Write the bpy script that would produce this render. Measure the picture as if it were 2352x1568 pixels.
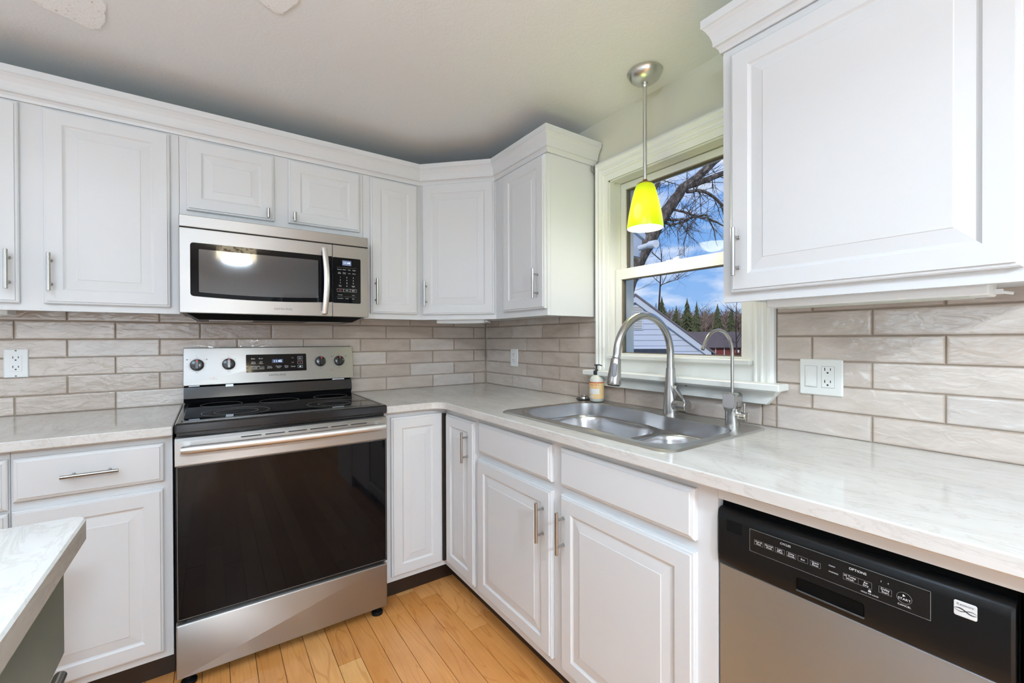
import bpy, bmesh, math, random
from mathutils import Vector, Matrix, noise
D = bpy.data
SC = bpy.context.scene
COL = SC.collection
for o in list(D.objects): D.objects.remove(o)
sin, cos, pi = math.sin, math.cos, math.pi

# ------------------------------------------------------------------ camera
CAM = Vector((-1.5347, -2.5188, 1.2099)); YAW, PITCH, ROLL, FPX = .6083, -.0049, -.0034, 989.68
cd = D.cameras.new('camera'); cam = D.objects.new('camera', cd); COL.objects.link(cam)
cd.sensor_width = 36; cd.lens = 36 * FPX / 2352; cd.clip_start = .02; cd.clip_end = 400
_F = Vector((sin(YAW) * cos(PITCH), cos(YAW) * cos(PITCH), sin(PITCH)))
_R = Vector((cos(YAW), -sin(YAW), 0)); _U = _R.cross(_F)
R_ = cos(ROLL) * _R + sin(ROLL) * _U; U_ = -sin(ROLL) * _R + cos(ROLL) * _U
cam.matrix_world = Matrix(((R_.x, U_.x, -_F.x, CAM.x), (R_.y, U_.y, -_F.y, CAM.y), (R_.z, U_.z, -_F.z, CAM.z), (0, 0, 0, 1)))
SC.camera = cam
vs = SC.view_settings
SC.display_settings.display_device = 'sRGB'
vs.view_transform = 'Standard'; vs.look = 'None'; vs.gamma = 1; vs.use_curve_mapping = False; vs.exposure = 0.58
cy = SC.cycles
cy.max_bounces = 8; cy.diffuse_bounces = 4; cy.glossy_bounces = 4; cy.transmission_bounces = 6; cy.transparent_max_bounces = 10
cy.sample_clamp_indirect = 6; cy.use_denoising = True; cy.adaptive_threshold = .02; cy.caustics_reflective = False; cy.caustics_refractive = False

def outdoor(px, py, dep):                      # a point out in the yard, dep metres ahead
    return CAM + (_F * FPX + R_ * (px - 1176) - U_ * (py - 784)) * (dep / FPX)

# ------------------------------------------------------------------ sky, sun, room lights and added fills
W = D.worlds.new('sky'); SC.world = W; W.use_nodes = True
nt = W.node_tree; nt.nodes.clear()
def nd(t, **kw):
    n = nt.nodes.new(t)
    for k, v in kw.items(): setattr(n, k, v)
    return n
def lk(a, b): nt.links.new(a, b)
tc = nd('ShaderNodeTexCoord'); sx = nd('ShaderNodeSeparateXYZ'); lk(tc.outputs['Generated'], sx.inputs[0])
cr = nd('ShaderNodeValToRGB'); lk(sx.outputs['Z'], cr.inputs[0])
cr.color_ramp.elements[0].position = 0; cr.color_ramp.elements[0].color = (.30, .50, .82, 1)
cr.color_ramp.elements[1].position = .35; cr.color_ramp.elements[1].color = (.115, .33, .80, 1)
mp = nd('ShaderNodeMapping'); mp.inputs['Scale'].default_value = (3.2, 3.2, 9.5); mp.inputs['Location'].default_value = (.35, .2, .1); lk(tc.outputs['Generated'], mp.inputs[0])
nz = nd('ShaderNodeTexNoise'); nz.inputs['Scale'].default_value = 1.5; nz.inputs['Detail'].default_value = 8; nz.inputs['Roughness'].default_value = .55; lk(mp.outputs[0], nz.inputs['Vector'])
c2 = nd('ShaderNodeValToRGB'); lk(nz.outputs['Fac'], c2.inputs[0])
c2.color_ramp.elements[0].position = .47; c2.color_ramp.elements[0].color = (0, 0, 0, 1)
c2.color_ramp.elements[1].position = .66; c2.color_ramp.elements[1].color = (1, 1, 1, 1)
mx = nd('ShaderNodeMixRGB'); lk(c2.outputs[0], mx.inputs[0]); lk(cr.outputs[0], mx.inputs[1]); mx.inputs[2].default_value = (.78, .84, .95, 1)
bg = nd('ShaderNodeBackground'); bg.inputs[1].default_value = .74; lk(mx.outputs[0], bg.inputs[0])
wo = nd('ShaderNodeOutputWorld'); lk(bg.outputs[0], wo.inputs[0])

def lamp(name, kind, loc, power, color=(1, 1, 1), size=.1, sy=None, target=None, spot=None):
    l = D.lights.new(name, kind); l.energy = power; l.color = color
    o = D.objects.new(name, l); COL.objects.link(o); o.location = loc
    if kind == 'AREA':
        l.size = size
        if sy: l.shape = 'RECTANGLE'; l.size_y = sy
    elif kind == 'SUN': l.angle = size
    else: l.shadow_soft_size = size
    if target is not None: o.rotation_euler = (Vector(target) - Vector(loc)).to_track_quat('-Z', 'Y').to_euler()
    return o
lamp('sun', 'SUN', (-20, -9, 15), 1.35, (1, .97, .93), .02, target=(0, 3, 0))
P_DRUM, P_DOME, P_PEND, P_DAY1, P_SOUTH_FILL, P_CEIL_FILL = 62, 3.0, 3.6, 8, 34, 48
lamp('patio_door_daylight', 'AREA', (-4.6, -1.5, 1.6), P_DAY1, (.62, .82, 1), 1.1, .9, target=(0, -1.5, 1.5))
lamp('south_fill_light', 'AREA', (-2.6, -5.1, .95), P_SOUTH_FILL, (.70, .86, 1), 3.2, 1.6, target=(-1.4, 0, 1.5))  # soft fill light added behind the camera, not a known window

lamp('ceiling_fill_light', 'AREA', (-2.15, -2.65, 1.90), P_CEIL_FILL, (.57, .78, 1), .45, target=(-2.14, -2.65, 2.25))  # unseen light added to brighten the ceiling from below

# ------------------------------------------------------------------ materials
MATS = {}
def mat(name, color=(.8, .8, .8), rough=.5, metal=0, **k):
    m = D.materials.new(name); m.use_nodes = True; MATS[name] = m
    b = m.node_tree.nodes['Principled BSDF']
    b.inputs['Base Color'].default_value = (*color, 1); b.inputs['Roughness'].default_value = rough; b.inputs['Metallic'].default_value = metal
    for kk, v in k.items(): b.inputs[kk.replace('_', ' ')].default_value = v
    return m
def N(m, t, **kw):
    n = m.node_tree.nodes.new(t)
    for k, v in kw.items():
        if k in n.inputs: n.inputs[k].default_value = v
        else: setattr(n, k, v)
    return n
def L(m, a, b): m.node_tree.links.new(a, b)
def BS(m): return m.node_tree.nodes['Principled BSDF']
def coords(m, scale=(1, 1, 1), kind='Object'):
    t = N(m, 'ShaderNodeTexCoord'); p = N(m, 'ShaderNodeMapping'); p.inputs['Scale'].default_value = scale
    g = N(m, 'ShaderNodeNewGeometry') if kind == 'World' else None
    L(m, g.outputs['Position'] if g else t.outputs[kind], p.inputs[0]); return p.outputs[0]
def ramp(m, src, stops):
    r = N(m, 'ShaderNodeValToRGB'); e = r.color_ramp.elements
    while len(e) < len(stops): e.new(.5)
    for i, (p, c) in enumerate(stops): e[i].position = p; e[i].color = (*c, 1) if len(c) == 3 else c
    L(m, src, r.inputs[0]); return r.outputs[0]
def noise_(m, vec, scale, detail=3, rough=.5, dist=0):
    n = N(m, 'ShaderNodeTexNoise'); n.inputs['Scale'].default_value = scale; n.inputs['Detail'].default_value = detail
    n.inputs['Roughness'].default_value = rough; n.inputs['Distortion'].default_value = dist
    L(m, vec, n.inputs['Vector']); return n.outputs['Fac']
def bump(m, h, strength, dist=.01, prev=None):
    b = N(m, 'ShaderNodeBump'); b.inputs['Strength'].default_value = strength; b.inputs['Distance'].default_value = dist
    L(m, h, b.inputs['Height'])
    if prev: L(m, prev, b.inputs['Normal'])
    L(m, b.outputs[0], BS(m).inputs['Normal']); return b.outputs[0]
def mixc(m, fac, a, b, mode='MIX'):
    n = N(m, 'ShaderNodeMixRGB', blend_type=mode)
    for s, v in ((0, fac), (1, a), (2, b)):
        if hasattr(v, 'links'): L(m, v, n.inputs[s])
        elif isinstance(v, tuple): n.inputs[s].default_value = (*v, 1)
        else: n.inputs[s].default_value = v
    return n.outputs[0]

def painted(name, color, rough, bs=.12, sc=60, var=.03):
    m = mat(name, color, rough); v = coords(m, (1, 1, .35), 'World')
    n = noise_(m, v, sc, 4, .6); bump(m, n, bs, .002)
    n2 = noise_(m, v, 2.5, 2)
    L(m, mixc(m, n2, tuple(c * (1 - var) for c in color), color), BS(m).inputs['Base Color'])
    return m
PAINT = painted('cabinet_paint', (.69, .69, .69), .34); BS(PAINT).inputs['Specular IOR Level'].default_value = .28
TRIM = painted('trim_paint', (.86, .85, .795), .35, .08)
WALL = painted('wall_paint', (.66, .64, .52), .7, .2, 120)
CEIL = mat('ceiling_paint', (.84, .85, .86), .75)
ROOM = painted('room_paint', (.80, .82, .85), .7, .1, 100)
v = coords(CEIL, (1, 1, 1), 'World'); n1 = noise_(CEIL, v, 55, 5, .55, 1.2); n1 = ramp(CEIL, n1, [(.42, (0, 0, 0)), (.6, (1, 1, 1))]); bump(CEIL, n1, .10, .005)
PLASTER = mat('patch_plaster', (.9, .9, .9), .6); v = coords(PLASTER, kind='World'); n1 = noise_(PLASTER, v, 160, 4); bump(PLASTER, n1, .5, .004)
L(PLASTER, ramp(PLASTER, noise_(PLASTER, v, 110, 3), [(.27, (.35, .34, .33)), (.34, (.96, .96, .96))]), BS(PLASTER).inputs['Base Color'])

def steel(name, color=(.6, .585, .565), rough=.3, grain=(6, 6, 500), bs=.06, aniso=0):
    m = mat(name, color, rough, 1)
    v = coords(m, grain, 'World'); n = noise_(m, v, 1, 3, .6)
    L(m, ramp(m, n, [(.2, (rough * .92,) * 3), (.8, (rough * 1.10,) * 3)]), BS(m).inputs['Roughness'])
    if aniso:
        cx_ = N(m, 'ShaderNodeCombineXYZ'); cx_.inputs[0].default_value = .02; cx_.inputs[1].default_value = .015; cx_.inputs[2].default_value = 1
        BS(m).inputs['Anisotropic'].default_value = aniso; L(m, cx_.outputs[0], BS(m).inputs['Tangent'])
    v2 = coords(m, (1.2, 1.2, 1.2), 'World'); n2 = noise_(m, v2, 3, 2)
    L(m, mixc(m, n2, tuple(c * .92 for c in color), color), BS(m).inputs['Base Color'])
    return m
STEEL = steel('brushed_steel', (.45, .43, .405), .42, (6, 6, 500), 0, .75)
STEELV = steel('brushed_steel_door', (.50, .535, .57), .40, (6, 6, 500), 0, .8)
NICKEL = mat('satin_nickel', (.46, .455, .445), .26, 1)
SINKM = mat('sink_steel', (.50, .50, .51), .27, 1)
RIMM = mat('sink_rim_steel', (.60, .60, .58), .30, 1)
CHROME = mat('chrome', (.75, .75, .74), .08, 1)
BLACK = mat('black_enamel', (.008, .008, .009), .12); bump(BLACK, noise_(BLACK, coords(BLACK, kind='World'), 260, 2), .06, .001)
BGLASS = mat('black_glass', (.004, .004, .005), .03, Specular_IOR_Level=.17)
COOKG = mat('ceramic_glass', (.005, .005, .006), .03)
L(COOKG, ramp(COOKG, noise_(COOKG, coords(COOKG, kind='World'), 900, 1), [(.70, (.005, .005, .006)), (.78, (.03, .03, .03))]), BS(COOKG).inputs['Base Color'])
BPLAST = mat('black_plastic', (.008, .008, .008), .34, Specular_IOR_Level=.18); bump(BPLAST, noise_(BPLAST, coords(BPLAST, kind='World'), 900, 2), .12, .0006)
BPGLOSS = mat('black_gloss_plastic', (.010, .009, .009), .2)
DARK = mat('dark_void', (.002, .002, .002), .6, Specular_IOR_Level=.1)
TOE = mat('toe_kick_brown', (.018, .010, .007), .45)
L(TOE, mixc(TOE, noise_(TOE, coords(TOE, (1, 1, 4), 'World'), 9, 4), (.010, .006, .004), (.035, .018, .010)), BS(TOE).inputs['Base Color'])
MWIN = mat('microwave_screen', (.16, .15, .15), .06, Coat_Weight=.6)
ck = N(MWIN, 'ShaderNodeTexChecker', Scale=1); L(MWIN, coords(MWIN, (520, 520, 520), 'World'), ck.inputs['Vector'])
ck.inputs['Color1'].default_value = (.085, .078, .075, 1); ck.inputs['Color2'].default_value = (.045, .042, .042, 1); L(MWIN, ck.outputs[0], BS(MWIN).inputs['Base Color'])
PLATE = mat('plate_plastic', (.84, .83, .81), .3)
PLATEW = mat('plate_ivory', (.80, .79, .74), .3)
SLOT = mat('slot_dark', (.03, .028, .025), .5)
PRINTW = mat('print_white', (.78, .78, .78), .5)
PRINTK = mat('print_black', (.02, .02, .02), .5)
PRINTR = mat('print_red', (.6, .05, .04), .5)
PRINTG = mat('print_grey', (.22, .21, .2), .5)
PRINTD = mat('print_darkgrey', (.12, .115, .11), .5)
def emis(name, c, s, base=(0, 0, 0)):
    m = mat(name, base, .4); BS(m).inputs['Emission Color'].default_value = (*c, 1); BS(m).inputs['Emission Strength'].default_value = s; return m
DIGIT = emis('display_digits', (.55, .72, 1), 1.6)
LCD = emis('lcd_backlight', (.16, .2, .36), .6)
BLUEG = emis('display_glow', (.01, .02, .12), .5)
DOT = emis('red_indicator', (.8, .03, .02), .3, (.5, .02, .02))

# tiles: colour varies per tile by a stored attribute
TILE = mat('glazed_tile', (.6, .55, .5), .09, Coat_Weight=.3)
at = N(TILE, 'ShaderNodeAttribute', attribute_name='rnd'); v = coords(TILE, (1, 1, 1), 'World')
base = ramp(TILE, at.outputs['Fac'], [(0, (.535, .44, .37)), (.35, (.615, .525, .455)), (.7, (.675, .59, .52)), (1, (.625, .56, .51))])
clo = noise_(TILE, coords(TILE, (1, 1, 2.6), 'World'), 9, 4, .6)
clo = ramp(TILE, clo, [(.3, (.86, .84, .82)), (.62, (1, 1, 1))])
c = mixc(TILE, 1.0, base, clo, 'MULTIPLY')
at2 = N(TILE, 'ShaderNodeAttribute', attribute_name='edge')
ed = ramp(TILE, at2.outputs['Fac'], [(0, (.72, .65, .58)), (.20, (.96, .945, .93)), (.6, (1, 1, 1))])
c = mixc(TILE, .9, c, ed, 'MULTIPLY'); L(TILE, c, BS(TILE).inputs['Base Color'])
nb = bump(TILE, noise_(TILE, coords(TILE, (1, 1, 2.0), 'World'), 20, 2, .45, .8), .34, .010)
bump(TILE, noise_(TILE, coords(TILE, (1, 1, 2.2), 'World'), 60, 2, .5), .13, .004, nb)
GROUT = mat('grout', (.36, .30, .24), .9); L(GROUT, mixc(GROUT, noise_(GROUT, coords(GROUT, kind='World'), 14, 4), (.34, .28, .22), (.52, .46, .40)), BS(GROUT).inputs['Base Color'])

# counter stone
STONE = mat('quartz_counter', (.7, .67, .62), .09)
v = coords(STONE, (1, 1, 1), 'World')
warm = noise_(STONE, v, 1.6, 2)
base = mixc(STONE, warm, (.66, .625, .58), (.71, .695, .67))
cl = ramp(STONE, noise_(STONE, coords(STONE, (5, 1.6, 5), 'World'), 2.2, 6, .62, .6), [(.34, (.91, .895, .88)), (.6, (1, 1, 1))])
vein = noise_(STONE, coords(STONE, (3.2, 1.0, 4), 'World'), 3.4, 8, .66, 1.5)
vr = ramp(STONE, vein, [(.470, (1, 1, 1)), (.497, (.70, .65, .60)), (.520, (1, 1, 1))])
c = mixc(STONE, 1.0, base, cl, 'MULTIPLY'); c = mixc(STONE, .38, c, vr, 'MULTIPLY'); L(STONE, c, BS(STONE).inputs['Base Color'])

# maple boards
WOOD = mat('maple_boards', (.6, .33, .13), .22, Coat_Weight=.25)
at = N(WOOD, 'ShaderNodeAttribute', attribute_name='rnd')
base = ramp(WOOD, at.outputs['Fac'], [(0, (.74, .31, .085)), (.5, (.86, .39, .125)), (1, (.92, .48, .175))])
cmb = N(WOOD, 'ShaderNodeCombineXYZ'); mult = N(WOOD, 'ShaderNodeMath', operation='MULTIPLY'); mult.inputs[1].default_value = 37
L(WOOD, at.outputs['Fac'], mult.inputs[0]); L(WOOD, mult.outputs[0], cmb.inputs[2])
add = N(WOOD, 'ShaderNodeVectorMath', operation='ADD'); L(WOOD, coords(WOOD, (9, 1.1, 1), 'World'), add.inputs[0]); L(WOOD, cmb.outputs[0], add.inputs[1])
g1 = noise_(WOOD, add.outputs[0], 1.4, 2, .4, .2)
wv = N(WOOD, 'ShaderNodeMath', operation='MULTIPLY'); wv.inputs[1].default_value = 60; L(WOOD, g1, wv.inputs[0])
sn = N(WOOD, 'ShaderNodeMath', operation='SINE'); L(WOOD, wv.outputs[0], sn.inputs[0])
rings = ramp(WOOD, sn.outputs[0], [(.0, (1, 1, 1)), (.86, (1, 1, 1)), (1.0, (.78, .68, .56))])
fine = ramp(WOOD, noise_(WOOD, coords(WOOD, (120, 5, 1), 'World'), 1.5, 4), [(.3, (.93, .90, .86)), (.6, (1, 1, 1))])
blot = ramp(WOOD, noise_(WOOD, coords(WOOD, (3, 1.5, 1), 'World'), 4, 3), [(.3, (.90, .86, .80)), (.65, (1.0, 1.0, 1.0))])
c = mixc(WOOD, .6, base, rings, 'MULTIPLY'); c = mixc(WOOD, 1.0, c, fine, 'MULTIPLY'); c = mixc(WOOD, 1.0, c, blot, 'MULTIPLY'); L(WOOD, c, BS(WOOD).inputs['Base Color'])
bump(WOOD, noise_(WOOD, coords(WOOD, (80, 6, 1), 'World'), 1.5, 3), .05, .001)
SEAM = mat('board_seam', (.05, .02, .008), .7)

GREEN = painted('island_paint', (.185, .205, .175), .4, .08)
GLASS = D.materials.new('window_glass'); GLASS.use_nodes = True; MATS['window_glass'] = GLASS
g = GLASS.node_tree; g.nodes.remove(g.nodes['Principled BSDF'])
tr = N(GLASS, 'ShaderNodeBsdfTransparent'); gl = N(GLASS, 'ShaderNodeBsdfGlossy'); gl.inputs['Roughness'].default_value = 0.0
fr = N(GLASS, 'ShaderNodeFresnel'); fr.inputs['IOR'].default_value = 1.17; ms = N(GLASS, 'ShaderNodeMixShader')
L(GLASS, fr.outputs[0], ms.inputs[0]); L(GLASS, tr.outputs[0], ms.inputs[1]); L(GLASS, gl.outputs[0], ms.inputs[2]); L(GLASS, ms.outputs[0], g.nodes['Material Output'].inputs[0])

# pendant glass: glows, strongest beside the bulb
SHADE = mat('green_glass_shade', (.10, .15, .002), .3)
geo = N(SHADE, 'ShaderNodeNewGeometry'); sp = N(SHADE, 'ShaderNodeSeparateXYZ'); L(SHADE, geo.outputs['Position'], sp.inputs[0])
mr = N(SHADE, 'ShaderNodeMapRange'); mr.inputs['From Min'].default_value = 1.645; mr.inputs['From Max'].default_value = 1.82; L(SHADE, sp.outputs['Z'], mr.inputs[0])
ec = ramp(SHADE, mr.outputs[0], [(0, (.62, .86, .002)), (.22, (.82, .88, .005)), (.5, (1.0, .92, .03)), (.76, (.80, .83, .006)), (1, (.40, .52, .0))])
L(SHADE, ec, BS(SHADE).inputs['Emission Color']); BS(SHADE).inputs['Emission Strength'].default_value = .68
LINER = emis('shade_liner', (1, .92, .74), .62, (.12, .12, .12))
BULB = emis('bulb', (1, .9, .7), 2)
BRASS = mat('aged_brass', (.30, .18, .04), .35, 1)
DRUMB = emis('drum_diffuser', (1, .97, .9), 1.5, (.8, .8, .8))
DRUMS = mat('drum_shade_fabric', (.8, .72, .55), .6)
vo = N(DRUMS, 'ShaderNodeTexVoronoi', Scale=30); L(DRUMS, coords(DRUMS, kind='World'), vo.inputs['Vector'])
spots = ramp(DRUMS, vo.outputs['Distance'], [(0, (.22, .11, .03)), (.40, (.20, .09, .03)), (.44, (.95, .85, .6)), (1, (.95, .85, .6))])
L(DRUMS, spots, BS(DRUMS).inputs['Base Color']); L(DRUMS, spots, BS(DRUMS).inputs['Emission Color']); BS(DRUMS).inputs['Emission Strength'].default_value = 16
PENDM = mat('pendant_metal', (.64, .64, .60), .30, 1)
# soap
SOAPB = mat('soap_bottle', (.80, .79, .70), .2, Transmission_Weight=.15)
LABEL = mat('soap_label', (.90, .62, .30), .4); LABR = mat('label_red', (.55, .09, .02), .4); LABW = mat('label_white', (.85, .82, .78), .4); LABO = mat('label_orange', (.85, .38, .08), .4)
PUMP = mat('pump_plastic', (.03, .032, .038), .35)
# outdoors
SIDING = painted('vinyl_siding', (.62, .65, .74), .5, .05)
SIDETRIM = painted('siding_trim', (.66, .69, .77), .5, .05)
ROOF = mat('roof_shingle', (.20, .17, .18), .9); LOUV = mat('vent_louvre', (.55, .50, .42), .6)
BARNR = mat('barn_red', (.22, .045, .035), .8); BARNROOF = mat('barn_roof', (.17, .135, .15), .8)
BARK = mat('bark', (.12, .09, .07), .9); vb = coords(BARK, (1, 1, .5), 'World')
L(BARK, ramp(BARK, noise_(BARK, vb, 16, 5, .65), [(.35, (.045, .033, .027)), (.52, (.12, .092, .075)), (.66, (.26, .22, .19))]), BS(BARK).inputs['Base Color']); bump(BARK, noise_(BARK, vb, 30, 4), .8, .02)
TWIG = mat('twig', (.055, .035, .028), .9)
PINE = mat('pine_needles', (.05, .075, .02), .9); L(PINE, mixc(PINE, noise_(PINE, coords(PINE, kind='World'), 1.2, 4), (.04, .05, .022), (.17, .175, .07)), BS(PINE).inputs['Base Color'])
WOODS = mat('bare_woods', (.13, .09, .075), .95); L(WOODS, ramp(WOODS, noise_(WOODS, coords(WOODS, (1, 1, .5), 'World'), 1.1, 8, .75), [(.3, (.10, .07, .05)), (.5, (.22, .15, .11)), (.7, (.36, .28, .22))]), BS(WOODS).inputs['Base Color'])
LAWN = mat('winter_lawn', (.16, .15, .08), .95)
L(LAWN, mixc(LAWN, noise_(LAWN, coords(LAWN, kind='World'), .7, 5), (.12, .13, .05), (.24, .2, .12)), BS(LAWN).inputs['Base Color'])
VALU = painted('white_aluminium', (.70, .72, .76), .4, .03)

# ------------------------------------------------------------------ mesh tools
def frame(origin, u, n):                       # local (u right, w out, z up) -> world
    u = Vector(u).normalized(); n = Vector(n).normalized(); z = Vector((0, 0, 1)); o = Vector(origin)
    return Matrix(((u.x, z.x, n.x, o.x), (u.y, z.y, n.y, o.y), (u.z, z.z, n.z, o.z), (0, 0, 0, 1)))
BACK = lambda y: frame((0, y, 0), (1, 0, 0), (0, -1, 0))        # local u = X, v = Z
RIGHT = lambda x: frame((x, 0, 0), (0, -1, 0), (-1, 0, 0))      # local u = -Y, v = Z
LEFTF = lambda x: frame((x, 0, 0), (0, 1, 0), (1, 0, 0))        # faces +X, u = Y
class MB:
    def __init__(s, T=None): s.bm = bmesh.new(); s.T = T or Matrix.Identity(4); s.smooth = False
    def v(s, p): return s.bm.verts.new(s.T @ Vector(p))
    def f(s, vs):
        try: return s.bm.faces.new(vs)
        except ValueError: return None
    def box(s, a, b, bev=0):
        a, b = [min(x, y) for x, y in zip(a, b)], [max(x, y) for x, y in zip(a, b)]
        if bev:
            e = bev; loops = []
            for z, i in ((a[2], e), (a[2] + e, 0), (b[2] - e, 0), (b[2], e)):
                loops.append([s.v(p) for p in ((a[0] + i, a[1] + (e if i == 0 else i), z), (a[0] + (e if i == 0 else i), a[1] + i, z), (b[0] - (e if i == 0 else i), a[1] + i, z), (b[0] - i, a[1] + (e if i == 0 else i), z),
                                               (b[0] - i, b[1] - (e if i == 0 else i), z), (b[0] - (e if i == 0 else i), b[1] - i, z), (a[0] + (e if i == 0 else i), b[1] - i, z), (a[0] + i, b[1] - (e if i == 0 else i), z))])
            s.skin(loops, True); return
        q = [s.v((x, y, z)) for z in (a[2], b[2]) for x, y in ((a[0], a[1]), (b[0], a[1]), (b[0], b[1]), (a[0], b[1]))]
        for i in ((0, 3, 2, 1), (4, 5, 6, 7), (0, 1, 5, 4), (1, 2, 6, 5), (2, 3, 7, 6), (3, 0, 4, 7)): s.f([q[k] for k in i])
    def skin(s, loops, cap=False, closed=True):
        n = len(loops[0])
        for A, B in zip(loops, loops[1:]):
            for i in range(n if closed else n - 1):
                j = (i + 1) % n; s.f([A[i], A[j], B[j], B[i]])
        if cap: s.f(list(reversed(loops[0]))); s.f(loops[-1])
    def tube(s, pts, r, seg=12, cap=True):
        pts = [Vector(p) for p in pts]; n = len(pts); rs = r if isinstance(r, (list, tuple)) else [r] * n
        t = [(pts[min(i + 1, n - 1)] - pts[max(i - 1, 0)]).normalized() for i in range(n)]
        a = t[0].orthogonal().normalized(); loops = []
        for i in range(n):
            a = (a - t[i] * a.dot(t[i])).normalized(); b = t[i].cross(a)
            loops.append([s.v(pts[i] + (a * cos(2 * pi * k / seg) + b * sin(2 * pi * k / seg)) * rs[i]) for k in range(seg)])
        s.skin(loops, cap)
    def lathe(s, prof, c=(0, 0, 0), seg=32, ax='z', cap=True):
        loops = []
        for r, h in prof:
            L_ = []
            for k in range(seg):
                x, y = r * cos(2 * pi * k / seg), r * sin(2 * pi * k / seg)
                p = {'z': (x, y, h), 'w': (x, y, h), 'y': (x, h, -y), 'x': (h, x, y)}[ax]
                L_.append(s.v((c[0] + p[0], c[1] + p[1], c[2] + p[2])))
            loops.append(L_)
        s.skin(loops, cap)
    def nest(s, u0, v0, u1, v1, prof):         # nested rectangles (inset, height) in the local plane, closed back and front
        loops = []
        for i, w in prof:
            loops.append([s.v((u0 + i, v0 + i, w)), s.v((u1 - i, v0 + i, w)), s.v((u1 - i, v1 - i, w)), s.v((u0 + i, v1 - i, w))])
        s.skin(loops, True)
    def rrect(s, u0, v0, u1, v1, r, prof, seg=6):
        loops = []
        for i, w in prof:
            rr = max(r - i, .0003); L_ = []
            for cx, cyy, a0 in ((u1 - i - rr, v0 + i + rr, -pi / 2), (u1 - i - rr, v1 - i - rr, 0), (u0 + i + rr, v1 - i - rr, pi / 2), (u0 + i + rr, v0 + i + rr, pi)):
                for k in range(seg + 1):
                    a = a0 + pi / 2 * k / seg; L_.append(s.v((cx + rr * cos(a), cyy + rr * sin(a), w)))
            loops.append(L_)
        s.skin(loops, True)
    def ring(s, u, v, r, t, w0, w1, seg=48, su=1, sv=1):
        A = []
        for rr, w in ((r, w0), (r, w1), (r - t, w1), (r - t, w0)):
            A.append([s.v((u + su * rr * cos(2 * pi * k / seg), v + sv * rr * sin(2 * pi * k / seg), w)) for k in range(seg)])
        A.append(A[0]); s.skin(A)
    def outline(s, u0, v0, u1, v1, t, w, r=None):
        for a in ((u0, v0, u1, v0 + t), (u0, v1 - t, u1, v1), (u0, v0, u0 + t, v1), (u1 - t, v0, u1, v1)): s.box((a[0], a[1], 0), (a[2], a[3], w))
    def prism(s, pts, w0, w1):
        A = [s.v((p[0], p[1], w0)) for p in pts]; B = [s.v((p[0], p[1], w1)) for p in pts]; s.skin([A, B], True)
    def text(s, txt, u, v, size, w=.0004, align='CENTER', sx=1.0, bold=0):
        cu = D.curves.new('t', 'FONT'); cu.body = txt; cu.size = size; cu.align_x = align; cu.align_y = 'CENTER'; cu.space_line = .9
        cu.resolution_u = 2
        o = D.objects.new('t', cu); m = D.meshes.new_from_object(o)
        vs_ = [s.v((u + p.co.x * sx, v + p.co.y, w)) for p in m.vertices]
        for p in m.polygons: s.f([vs_[i] for i in p.vertices])
        D.objects.remove(o); D.meshes.remove(m); D.curves.remove(cu)
    def build(s, name, material, parent=None, smooth=None, **props):
        if smooth is None: smooth = s.smooth
        bmesh.ops.recalc_face_normals(s.bm, faces=s.bm.faces) if not getattr(s, 'raw', False) else None
        m = D.meshes.new(name)
        off = Vector((0, 0, 0)); p = parent
        while p is not None: off += p.location; p = p.parent
        if parent is None:
            if s.bm.verts:
                xs = [w.co for w in s.bm.verts]; lo = [min(c[i] for c in xs) for i in range(3)]; hi = [max(c[i] for c in xs) for i in range(3)]
                off = Vector(((lo[0] + hi[0]) / 2, (lo[1] + hi[1]) / 2, lo[2]))
        bmesh.ops.translate(s.bm, verts=s.bm.verts, vec=-off)
        s.bm.to_mesh(m); s.bm.free(); m.materials.append(material)
        if smooth:
            for p_ in m.polygons: p_.use_smooth = True
            if smooth != 'all': m.set_sharp_from_angle(angle=math.radians(35))
        o = D.objects.new(name, m); COL.objects.link(o)
        if parent is None: o.location = off
        else: o.parent = parent
        for k, v_ in props.items(): o[k] = v_
        return o
def thing(name, loc, label, cat, group=None):
    o = D.objects.new(name, None); COL.objects.link(o); o.location = loc; o.empty_display_size = .05
    o['label'] = label; o['category'] = cat
    if group: o['group'] = group
    return o
def struct(mb, name, m, parent=None, **k): return mb.build(name, m, parent, kind='structure', **k)

# ------------------------------------------------------------------ key dimensions
ZC, ZCEIL = .914, 2.2575
TP, TL = .0757, .2976
UD, ZB, ZT = .299, 1.318, 2.0556               # upper cabinet face, bottom, top
DIA, DIB = Vector((-.5969, -.299)), Vector((-.299, -.600))
CE = .639                                       # counter edge
BF = .598                                       # base cabinet face
XW, YS = -4.7, -5.3

# ------------------------------------------------------------------ room shell
b = MB()
x0 = XW
b.box((XW - .1, YS - .1, -.06), (.2, .2, -.004)); struct(b, 'floor', SEAM)
rnd = random.Random(4)
fl = MB(); lay = []
x = -.9906 - .0828 * 46
while x < -.30:
    y = YS + rnd.uniform(-1.0, 0)
    stops = [y]
    while y < 0:
        y += rnd.uniform(.55, 1.25); stops.append(y)
    if abs(x + .9077) < .02: stops = [q for q in stops if q < -1.2 or q > -.2] + [-.675]; stops.sort()
    for a, c_ in zip(stops, stops[1:]):
        a, c2_ = max(a, YS), min(c_, 0)
        if c2_ - a < .03: continue
        e = .0010; vv = [fl.v(p) for p in ((x + e, a + e, 0), (x + .0828 - e, a + e, 0), (x + .0828 - e, c2_ - e, 0), (x + e, c2_ - e, 0))]
        lo_ = [fl.v((p.co.x, p.co.y, -.004)) for p in vv]
        r_ = rnd.random()
        for fc in (fl.f(vv), *[fl.f([lo_[i], lo_[(i + 1) % 4], vv[(i + 1) % 4], vv[i]]) for i in range(4)]): lay.append((fc, r_))
    x += .0828
ca = fl.bm.loops.layers.color.new('rnd')
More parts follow.
